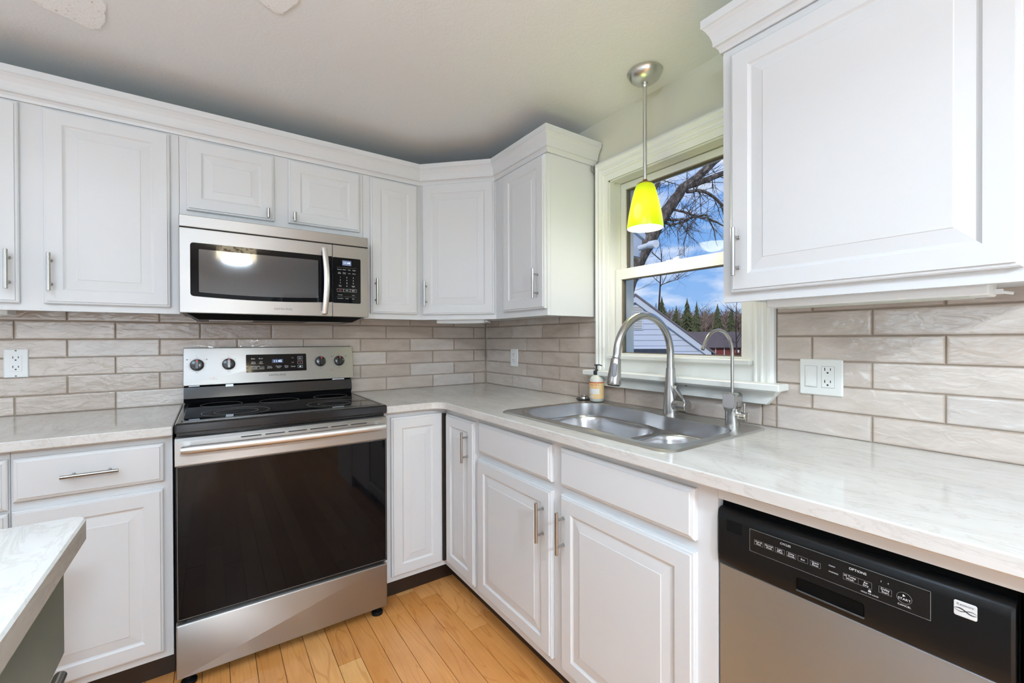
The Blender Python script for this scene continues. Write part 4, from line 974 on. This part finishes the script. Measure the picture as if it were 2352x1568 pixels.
# ------------------------------------------------------------------ under-cabinet lights
def ucl(T, u0, u1, w0, w1, z0, z1, label):
    b = MB(T); b.box((u0, z0, w0), (u1, z1, w1), .003); o = b.build('undercabinet_light', PLATE); o['label'] = label; o['category'] = 'light fixture'; o['group'] = 'slim light fixtures under the wall cabinets'
    b = MB(T); b.box((u0 + .03, z0 - .002, w0 + .01), (u1 - .03, z0 - .0002, w1 - .01)); b.build('lens', mat('frosted_lens', (.62, .64, .56), .35), o)
    b = MB(T); b.box((u1, z0 + .004, w0 + .02), (u1 + .012, z0 + .014, w0 + .034)); b.tube([(u1 + .010, z0 + .008, w0 + .026), (u1 + .026, z0 + .004, w0 + .024)], .003, 8); b.build('switch', PLATE, o)
ucl(RIGHT(0), 1.935, 2.357, .175, .262, 1.2960, 1.3275, 'white light bar under the large cabinet right of the window')
ucl(frame((-.36, -.36, 0), (1, -1, 0), (-1, -1, 0)), -.135, .135, .02, .085, 1.3000, 1.3295, 'white light bar under the diagonal corner cabinet')
b = MB(); b.box((-2.40, -.12, 1.3050), (-2.139, -.20, 1.3295), .003); o = b.build('undercabinet_light', PLATE); o['label'] = 'white light bar end under the left wall cabinet above the outlet'; o['category'] = 'light fixture'; o['group'] = 'slim light fixtures under the wall cabinets'

# ------------------------------------------------------------------ pendant over the sink
px_, py_ = -.1335, -1.426
r = thing('pendant_lamp', (px_, py_, ZCEIL), 'lit pendant lamp with a lime green glass shade hanging before the window', 'pendant lamp')
b = MB(); b.lathe([(.066, -.0005), (.066, -.008), (.064, -.010), (.062, -.016), (.056, -.026), (.044, -.036), (.028, -.042), (.012, -.044), (.012, -.048)], (px_, py_, ZCEIL), 40); b.build('canopy', PENDM, r, smooth=True)
b = MB(); b.lathe([(.010, -.044), (.0115, -.052), (.008, -.060), (.0065, -.060)], (px_, py_, ZCEIL), 20); b.lathe([(.0075, -.05), (.0075, 1.825 - ZCEIL)], (px_, py_, ZCEIL), 16); b.build('stem', PENDM, r, smooth=True)
b = MB(); b.lathe([(.009, 1.835), (.011, 1.829), (.024, 1.824), (.031, 1.818), (.031, 1.815)], (px_, py_, 0), 28); b.build('shade_cap', BRASS, r, smooth=True)
sp_ = [(.030, 1.8165), (.0345, 1.8120), (.0400, 1.7980), (.0480, 1.7680), (.0550, 1.7380), (.0610, 1.7080), (.0660, 1.6780), (.0690, 1.6520), (.0685, 1.6440)]
b = MB(); b.lathe(sp_, (px_, py_, 0), 48, 'z', False); sh = b.build('shade', SHADE, r, smooth='all')
b = MB(); b.lathe([(a - .0030, z - .001 if i == 0 else z) for i, (a, z) in enumerate(sp_)][:-1] + [(.0660, 1.6445), (.0685, 1.6440)], (px_, py_, 0), 48, 'z', False); b.build('liner', LINER, sh, smooth='all')
b = MB(); b.lathe([(.006, 1.80), (.011, 1.775), (.020, 1.752), (.024, 1.73), (.020, 1.71), (.010, 1.700), (.002, 1.698)], (px_, py_, 0), 20); b.build('bulb', BULB, r, smooth='all')
lamp('pendant_bulb_light', 'POINT', (px_, py_, 1.665), P_PEND, (1, .93, .80), .060)
lamp('pendant_shade_glow', 'POINT', (px_ - .085, py_, 1.72), .9, (.80, 1, .25), .05)

# ------------------------------------------------------------------ ceiling lamps of the room (behind and beside the camera)
lx, ly = -1.30, -4.01
r = thing('drum_ceiling_lamp', (lx, ly, ZCEIL), 'drum ceiling lamp patterned with brown pebbles, seen mirrored in the microwave door', 'ceiling lamp')
b = MB(); b.lathe([(.188, 2.246), (.188, 2.108), (.185, 2.106), (.185, 2.246)], (lx, ly, 0), 40, 'z', False); b.build('drum_shade', DRUMS, r, smooth='all')
b = MB(); b.lathe([(.184, 2.116), (.178, 2.110), (.10, 2.107), (.01, 2.106)], (lx, ly, 0), 40); b.build('diffuser', DRUMB, r, smooth='all')
lamp('drum_lamp_light', 'AREA', (lx, ly, 2.1045), P_DRUM, (.68, .845, 1), .24, target=(lx, ly, 0)).data.shape = 'DISK'

lamp('drum_lamp_upglow', 'POINT', (lx, ly, 2.20), 5, (.92, .95, 1), .03)
dx_, dy_ = -2.30, -1.62
r = thing('dome_ceiling_lamp', (dx_, dy_, ZCEIL), 'round dome lamp on the ceiling above the island', 'ceiling lamp')
b = MB(); b.lathe([(.15, 2.2565), (.15, 2.235), (.13, 2.205), (.08, 2.180), (.01, 2.172)], (dx_, dy_, 0), 40); b.build('dome', DRUMB, r, smooth='all')
lamp('dome_lamp_light', 'AREA', (dx_, dy_, 2.165), P_DOME, (.74, .88, 1), .24, target=(dx_, dy_, 0))

# ------------------------------------------------------------------ island
r = thing('kitchen_island', (-2.1, -2.1, 0), 'grey-green kitchen island with a pale stone top at the lower left corner', 'kitchen island')
ol = rr_loop(-2.55, -1.7085, -2.75, -1.503, .022, 6)
slab(ol, [], .877, ZC + .0005, .003).build('island_top', STONE, r)
b = MB(); b.box((-2.45, -2.70, .10), (-1.7560, -1.545, .8765)); b.build('body', GREEN, r)
b = MB(); b.box((-2.40, -2.65, 0.001), (-1.81, -1.60, .0995)); b.build('toe_kick', TOE, r)
TI = LEFTF(-1.7555)
for i, (z0_, z1_) in enumerate(((.6985, .868), (.15, .653))):
    b = MB(TI); b.nest(-2.05, z0_, -1.520, z1_, [(0, 0), (0, .0175), (.0015, .0195)]); dd = b.build('drawer_front' if i == 0 else 'door', GREEN, r)
    if i == 0: bar_handle(TI, -1.800, .761, .20, True, dd, .0195, .032, .007)
    else: bar_handle(TI, -1.62, .55, .16, False, dd, .0195, .032, .007)
# fridge behind the camera, mirrored in the microwave and oven door
r = thing('refrigerator', (-.42, -4.5, 0), 'tall steel refrigerator behind the camera, seen only as a reflection in the microwave door', 'refrigerator')
b = MB(); b.box((-.84, -5.2, .02), (-.02, -4.28, 1.78)); b.build('body', mat('fridge_side', (.12, .12, .125), .4), r)
TF = frame((0, -4.28, 0), (-1, 0, 0), (0, 1, 0))
for u0, u1, v0, v1 in ((.03, .425, .70, 1.775), (.43, .835, .70, 1.775), (.03, .835, .06, .69)):
    b = MB(TF); b.rrect(u0, v0, u1, v1, .01, [(0, 0), (0, .05), (.01, .06)]); d_ = b.build('door', STEELV, r, smooth=True)
    if v0 > .5: b = MB(TF); uu_ = .40 if u0 < .1 else .455; b.tube([(uu_, .95, .09), (uu_, 1.55, .09)], .010, 12); b.build('handle', NICKEL, d_, smooth=True)

# ------------------------------------------------------------------ outdoors
b = MB(); b.box((.4, -60, -1.4), (160, 120, -1.3)); struct(b, 'ground', LAWN)
# own house eave outside the window head
b = MB(); b.box((.185, -4.0, 1.955), (.40, -.2, 1.965)); b.box((.39, -4.0, 1.955 + .078), (.40, -.2, 2.25)) 
b2 = MB(); loops = [[b2.v((x, y, z)) for x, z in ((.185, 1.945), (.400, 2.0345), (.400, 2.20), (.185, 2.20))] for y in (-.2, -4.0)]; b2.skin(loops, True); b.bm.free()
o = b2.build('roof_eave', VALU); o['label'] = 'pale grey roof eave just outside the top of the window'; o['category'] = 'roof eave'
# garage
gd = 16.0; gp = outdoor(1457, 678, gd); gr_ = outdoor(1625, 802, gd)
u_ = R_.normalized(); u_ = Vector((u_.x, u_.y, 0)).normalized(); n_ = Vector((-_F.x, -_F.y, 0)).normalized()
TG = frame((gp.x, gp.y, 0), u_, n_); hw = (gr_ - gp).dot(u_); pz, ez = gp.z, gr_.z; slope = (pz - ez) / hw; gz = -1.3
r = thing('garage', (gp.x, gp.y, gz), 'pale blue-white sided garage gable seen through the window', 'garage')
b = MB(TG); b.prism([(-hw + .25, gz), (hw - .12, gz), (hw - .12, ez + .06), (0, pz - .12), (-hw + .25, ez + .1)], -5.5, -.06); b.build('walls', SIDING, r)
b = MB(TG); z = gz; hgt = .205
while z < pz - .25:                              # lapped boards, each clipped to the gable
    w_ = lambda zz: min(hw - .20, (pz - .22 - zz) / slope)
    a, c_ = w_(z), w_(z + hgt)
    if c_ > .02:
        q = [b.v((-a, z, -.02)), b.v((a, z, -.02)), b.v((c_, z + hgt, -.045)), b.v((-c_, z + hgt, -.045)), b.v((-a, z, -.06)), b.v((a, z, -.06))]
        b.f([q[0], q[1], q[2], q[3]]); b.f([q[4], q[5], q[1], q[0]])
    z += hgt
b.build('siding', SIDING, r)
for s_ in (-1, 1):
    b = MB(TG); th = .26
    b.prism([(0, pz), (s_ * (hw + .1), pz - slope * (hw + .1)), (s_ * (hw + .1), pz - slope * (hw + .1) - th), (0, pz - th)], -.05, .10); b.build('rake_board', SIDETRIM, r)
    b = MB(TG); b.prism([(0, pz + .06), (s_ * (hw + .25), pz - slope * (hw + .25) + .05), (s_ * (hw + .25), pz - slope * (hw + .25) - .02), (0, pz - .01)], -5.6, .16); b.build('roof_slope', ROOF, r)
b = MB(TG); b.box((hw - .30, gz, -.06), (hw - .08, ez + .12, 0)); b.build('corner_board', SIDETRIM, r)
b = MB(TG); b.box((-.32, 1.93, -.06), (.32, 2.62 if pz > 2.9 else pz - .36, .0)); b.outline(0, 0, .01, .01, .001, .001); b.box((-.32, 1.55, -.06), (.32, 1.95, 0)); vt = b.build('gable_vent', SIDETRIM, r)
b = MB(TG); zz = 1.60
while zz < pz - .46: b.box((-.27, zz, -.01), (.27, zz + .045, .02)); zz += .085
b.build('louvres', LOUV, vt)
b = MB(TG); b.box((-1.7, gz, -.03), (1.28, .88, .0)); gdoor = b.build('garage_door', SIDETRIM, r)
b = MB(TG); b.box((-1.6, .55, 0), (1.2, .84, .01)); b.build('door_glass', mat('dark_window', (.05, .055, .07), .15), gdoor)
# red barn far behind
bd_ = 34; p0, p1 = outdoor(1625, 812, bd_), outdoor(1712, 812, bd_); TBn = frame((p0.x, p0.y, 0), u_, n_); bw = (p1 - p0).dot(u_) + 3
r = thing('red_barn', (p0.x, p0.y, -1.3), 'small dark red barn in the distance beyond the garage', 'barn')
sc_ = bd_ / FPX
b = MB(TBn); b.box((-3, -1.3, -3.5), (bw, 1.21 - 20 * sc_, 0)); b.build('walls', BARNR, r)
b = MB(TBn); b.prism([(-3.3, 1.21 - 20 * sc_), (bw + .4, 1.21 - 20 * sc_), (bw - 1, 1.21 + 16 * sc_), (-2.4, 1.21 + 16 * sc_)], -3.7, .3); b.build('roof', BARNROOF, r)
b = MB(TBn)
for k in range(6): b.box((.6 + k * .68, -1.3, 0), (.66 + k * .68, 1.21 - 20 * sc_, .04))
b.box((-3, 1.21 - 21 * sc_, 0), (bw, 1.21 - 19.3 * sc_, .06)); b.build('white_trim', SIDETRIM, r)
b = MB(TBn)
for k in range(3): b.box((2.2 + k * 1.1, 1.21 - 32 * sc_, 0), (2.48 + k * 1.1, 1.21 - 26 * sc_, .05))
b.build('window', LABW, r)
# house wing corner with flood light
r = thing('house_wing', (1.8, 2.0, -1.3), 'white sided corner of the neighbouring house wing with its eave, behind the pendant shade', 'house')
c_ = outdoor(1473, 560, 5.0)
b = MB(); b.box((.5, 1.15, -1.3), (2.0, 4.0, c_.z - .1)); b.build('walls', SIDING, r)
b = MB(); y0_, y1_ = c_.y, c_.y + 2.2
A = [(c_.x, c_.z + .16), (c_.x + .02, c_.z + .06), (c_.x - .02, c_.z - .155), (.6, c_.z - .10), (.6, c_.z + .9)]
loops = [[b.v((x, y, z)) for x, z in A] for y in (y0_, y1_)]; b.skin(loops, True); b.build('eave', SIDING, r)
b = MB(); loops = [[b.v((x, y, z)) for x, z in ((c_.x + .03, c_.z + .05), (c_.x + .045, c_.z + .11), (.6, c_.z + .97), (.6, c_.z + .88))] for y in (y0_ - .03, y1_)]; b.skin(loops, True); b.build('roof_edge', SIDETRIM, r)
r = thing('flood_light', (c_.x + .07, c_.y - .05, c_.z - .06), 'white outdoor flood light on the house wing corner, below the pendant shade', 'flood light')
fa = outdoor(1468, 570, 4.9); fb_ = outdoor(1492, 562, 4.8); fc_ = outdoor(1507, 560, 4.7)
b = MB(); b.tube([fa, fb_], .030, 10); b.build('mount', VALU, r, smooth=True)
b = MB(); b.tube([fb_ - (fc_ - fb_) * .2, fb_, fc_], [.030, .040, .044], 14); b.build('lamp_head', mat('white_plastic', (.85, .86, .88), .4), r, smooth=True)

# trees
def branch(b, rr, p, d, L_, r0, depth, gen, spread=.55, up=.06, seg=6):
    pts, rs = [p], [r0]; q = p.copy(); n = 5
    for k in range(n):
        d = (d + Vector((rr.gauss(0, .13), rr.gauss(0, .13), rr.gauss(0, .13) + up))).normalized(); q = q + d * L_ / n; pts.append(q.copy()); rs.append(r0 * (1 - .75 * (k + 1) / n))
    b.tube(pts, rs, seg, False)
    if gen <= 0: return
    for k in range(rr.randint(3, 5)):
        i = rr.randint(1, n); dd = (d + Vector((rr.gauss(0, spread), rr.gauss(0, spread), rr.gauss(0, spread)))).normalized()
        branch(b, rr, pts[i], dd, L_ * rr.uniform(.4, .7), rs[i] * .6 + .001, depth + 1, gen - 1, spread, up, 4)
def limb(b, px, rad, dep, rr, twigs=6, tl=.5, seg=8, gen=1, hang=0):
    pts = [outdoor(x, y, dep + (z_ if z_ else 0)) for x, y, z_ in [(*p, 0) if len(p) == 2 else p for p in px]]
    P2, R2 = [], []
    for i in range(len(pts) - 1):
        for k in range(4): t_ = k / 4; P2.append(pts[i].lerp(pts[i + 1], t_) + Vector((rr.gauss(0, .004), rr.gauss(0, .004), rr.gauss(0, .004)))); R2.append(rad[0] + (rad[1] - rad[0]) * (i + t_) / (len(pts) - 1))
    P2.append(pts[-1]); R2.append(rad[1]); b.tube(P2, R2, seg)
    for k in range(twigs):
        i = rr.randint(1, len(P2) - 2); t = (P2[i + 1] - P2[i]).normalized()
        d = (t * .5 + Vector((rr.gauss(0, .6), rr.gauss(0, .6), rr.gauss(0, .7) - hang))).normalized()
        branch(b, rr, P2[i], d, tl * rr.uniform(.4, 1.2), min(R2[i] * .45, .009), 0, gen, .6, .02, 4)
rr = random.Random(7)
d0 = 7.0
base_ = outdoor(1395, 800, d0); base_.z = -1.3
r = thing('bare_tree', base_, 'large bare tree with a thick leaning trunk filling the upper window pane', 'tree', 'bare trees beyond the window')
b = MB(); tr_ = [(1395, 970), (1410, 760), (1440, 650), (1462, 600), (1485, 560), (1512, 512), (1545, 466), (1572, 428)]
pts = [outdoor(x, y, d0) for x, y in tr_]; pts[0].z = -1.3
P2 = []; R2 = []; ra = [.22, .17, .15, .135, .125, .105, .09, .075]
for i in range(len(pts) - 1):
    for k in range(4): t_ = k / 4; P2.append(pts[i].lerp(pts[i + 1], t_) + Vector((rr.gauss(0, .006),) * 3)); R2.append(ra[i] + (ra[i + 1] - ra[i]) * t_)
P2.append(pts[-1]); R2.append(ra[-1]); b.tube(P2, R2, 14); b.build('trunk', BARK, r, smooth=True)
b = MB()
limb(b, [(1568, 432), (1600, 410), (1640, 372), (1700, 320)], (.075, .05), d0, rr, 10, .6)
limb(b, [(1570, 430), (1610, 418), (1660, 398), (1740, 370)], (.055, .035), d0, rr, 8, .6)
limb(b, [(1578, 440), (1605, 437), (1632, 446), (1662, 472), (1710, 520)], (.030, .018), d0, rr, 10, .5)
limb(b, [(1530, 478), (1560, 484), (1590, 492), (1622, 500), (1665, 520)], (.022, .010), d0, rr, 12, .5, hang=.2)
limb(b, [(1518, 502), (1545, 505), (1572, 504), (1600, 496), (1625, 494)], (.030, .012), d0, rr, 14, .5, hang=.4)
limb(b, [(1515, 508), (1540, 516), (1562, 512), (1580, 505)], (.022, .012), d0, rr, 8, .4, hang=.5)
limb(b, [(1520, 485), (1535, 470), (1545, 455)], (.02, .01), d0, rr, 5, .4)
limb(b, [(1500, 440), (1512, 420), (1520, 380)], (.035, .02), d0, rr, 4, .4)
limb(b, [(1440, 444), (1462, 451), (1480, 462)], (.025, .012), d0, rr, 4, .3)
limb(b, [(1625, 495), (1640, 530), (1648, 565)], (.012, .006), d0, rr, 4, .3)
limb(b, [(1600, 500), (1580, 525), (1570, 560), (1572, 590)], (.010, .004), d0, rr, 8, .3, hang=.5)
limb(b, [(1575, 506), (1556, 530), (1560, 560)], (.009, .004), d0, rr, 8, .3, hang=.5)
for k in range(34):
    x = rr.uniform(1500, 1650); p = outdoor(x, rr.uniform(380, 500), d0 + rr.uniform(-.3, .3)); branch(b, rr, p, Vector((rr.gauss(0, .5), rr.gauss(0, .5), rr.uniform(-1, .6))).normalized(), rr.uniform(.25, .6), .0045, 0, 1, .5, 0, 4)
b.build('branches', BARK, r, smooth=True)
def smalltree(px, py, dep, hpx, label, seed, lean=0, gen=3, n=7):
    rr = random.Random(seed); p = outdoor(px, py, dep); s_ = dep / FPX; bp_ = p.copy(); bp_.z = -1.3
    r = thing('bare_tree', bp_, label, 'tree', 'bare trees beyond the window')
    top = p + Vector((0, 0, hpx * s_)) + R_ * lean * s_
    b = MB(); b.tube([bp_, p, p.lerp(top, .5) + R_ * rr.gauss(0, .05), top], [.09, .055, .035, .012], 8); b.build('trunk', TWIG, r)
    b = MB()
    for k in range(n):
        q = p.lerp(top, rr.uniform(.05, .95)); d = (R_ * rr.choice((-1, 1)) * rr.uniform(.5, 1.1) + Vector((rr.gauss(0, .3), rr.gauss(0, .3), rr.uniform(.2, 1)))).normalized()
        branch(b, rr, q, d, hpx * s_ * rr.uniform(.35, .75), .022, 0, gen, .45, .05, 4)
    b.build('branches', TWIG, r)
smalltree(1513, 715, 24, 145, 'slender bare tree rising behind the garage roof', 3, 8, 3, 9)
smalltree(1455, 700, 33, 95, 'bare sapling with upright twigs over the garage peak', 9, -4, 2, 8)
smalltree(1692, 800, 30, 105, 'thin bare tree at the right edge of the lower pane', 5, 0, 3, 9)
rr = random.Random(21)
def pine(x, ytop, dep, wid, label, mtl):
    p = outdoor(x, ytop, dep); bp_ = Vector((p.x, p.y, -1.3)); s_ = dep / FPX; H = p.z + 1.3; Wd = wid * s_ * 1.6
    r = thing('pine_tree', bp_, label, 'tree', 'pines in the distant woods')
    b = MB(); b.tube([bp_, p - Vector((0, 0, .3))], [.25, .05], 6); b.build('trunk', TWIG, r)
    b = MB(); n = 15
    for k in range(n):
        t_ = k / n; z = p.z - H * .8 * t_ ; R0 = Wd * (.10 + .9 * t_ ** .8) * rr.uniform(.8, 1.15); m_ = 13
        ring_ = []; c0 = b.v((p.x, p.y, z + H * .06))
        for j in range(m_ * 2):
            a = pi * j / m_ + rr.uniform(-.1, .1); q = R0 * (1 if j % 2 == 0 else .45) * rr.uniform(.6, 1.15); ring_.append(b.v((p.x + q * cos(a), p.y + q * sin(a), z - H * .045 * (1.2 if j % 2 == 0 else .3) + rr.uniform(-.2, .2))))
        for j in range(m_ * 2): b.f([c0, ring_[j], ring_[(j + 1) % (m_ * 2)]])
    b.build('needles', mtl, r)
for x, yt, dep, w_, lab in ((1520, 688, 40, 22, 'dark pine just right of the garage roof peak'), (1600, 697, 44, 15, 'tall pointed green pine in the middle of the distant trees'), (1578, 690, 53, 20, 'broad dark pine behind the pointed green one'), (1648, 703, 52, 16, 'dark pine right of the middle of the treeline'), (1553, 707, 50, 16, 'rounded pine in the left of the treeline'), (1680, 712, 54, 18, 'low dark pine at the right end of the treeline')):
    pine(x, yt, dep, w_, lab, PINE)
# bare deciduous woods behind: a mass nobody could count
b = MB(); rr = random.Random(31)
for k in range(420):
    x = rr.uniform(1380, 1790); dep = rr.uniform(58, 75); p = outdoor(x, rr.uniform(712, 742), dep); q = Vector((p.x, p.y, -1.3))
    b.tube([q, p], [.16, .04], 4, False)
    for j in range(7):
        a = q.lerp(p, rr.uniform(.35, .95)); d = Vector((rr.gauss(0, .6), rr.gauss(0, .6), rr.uniform(.3, 1.1))).normalized(); e = a + d * rr.uniform(.8, 2.2); b.tube([a, e], [.06, .015], 3, False)
        e2 = a.lerp(e, .5) + Vector((rr.gauss(0, .7), rr.gauss(0, .7), rr.uniform(.2, 1.2))); b.tube([a.lerp(e, .5), e2], [.04, .01], 3, False)
for k in range(60):
    x = 1360 + k * 7.5; dep = 82; p = outdoor(x, rr.uniform(722, 740), dep); R0 = rr.uniform(1.6, 2.6); loops = []
    for i in range(6):
        t_ = i / 5; z = -1.3 + (p.z + 1.3) * t_; rad = R0 * math.sqrt(max(.02, 1 - (t_ * 1.0) ** 3)); loops.append([b.v((p.x + rad * rr.uniform(.7, 1.2) * cos(2 * pi * j / 9), p.y + rad * rr.uniform(.7, 1.2) * sin(2 * pi * j / 9), z + rr.uniform(-.4, .4) * (i > 0))) for j in range(9)])
    b.skin(loops, True)
o = b.build('distant_woods', WOODS); o['label'] = 'brown leafless woods forming the distant treeline'; o['category'] = 'woods'; o['kind'] = 'stuff'
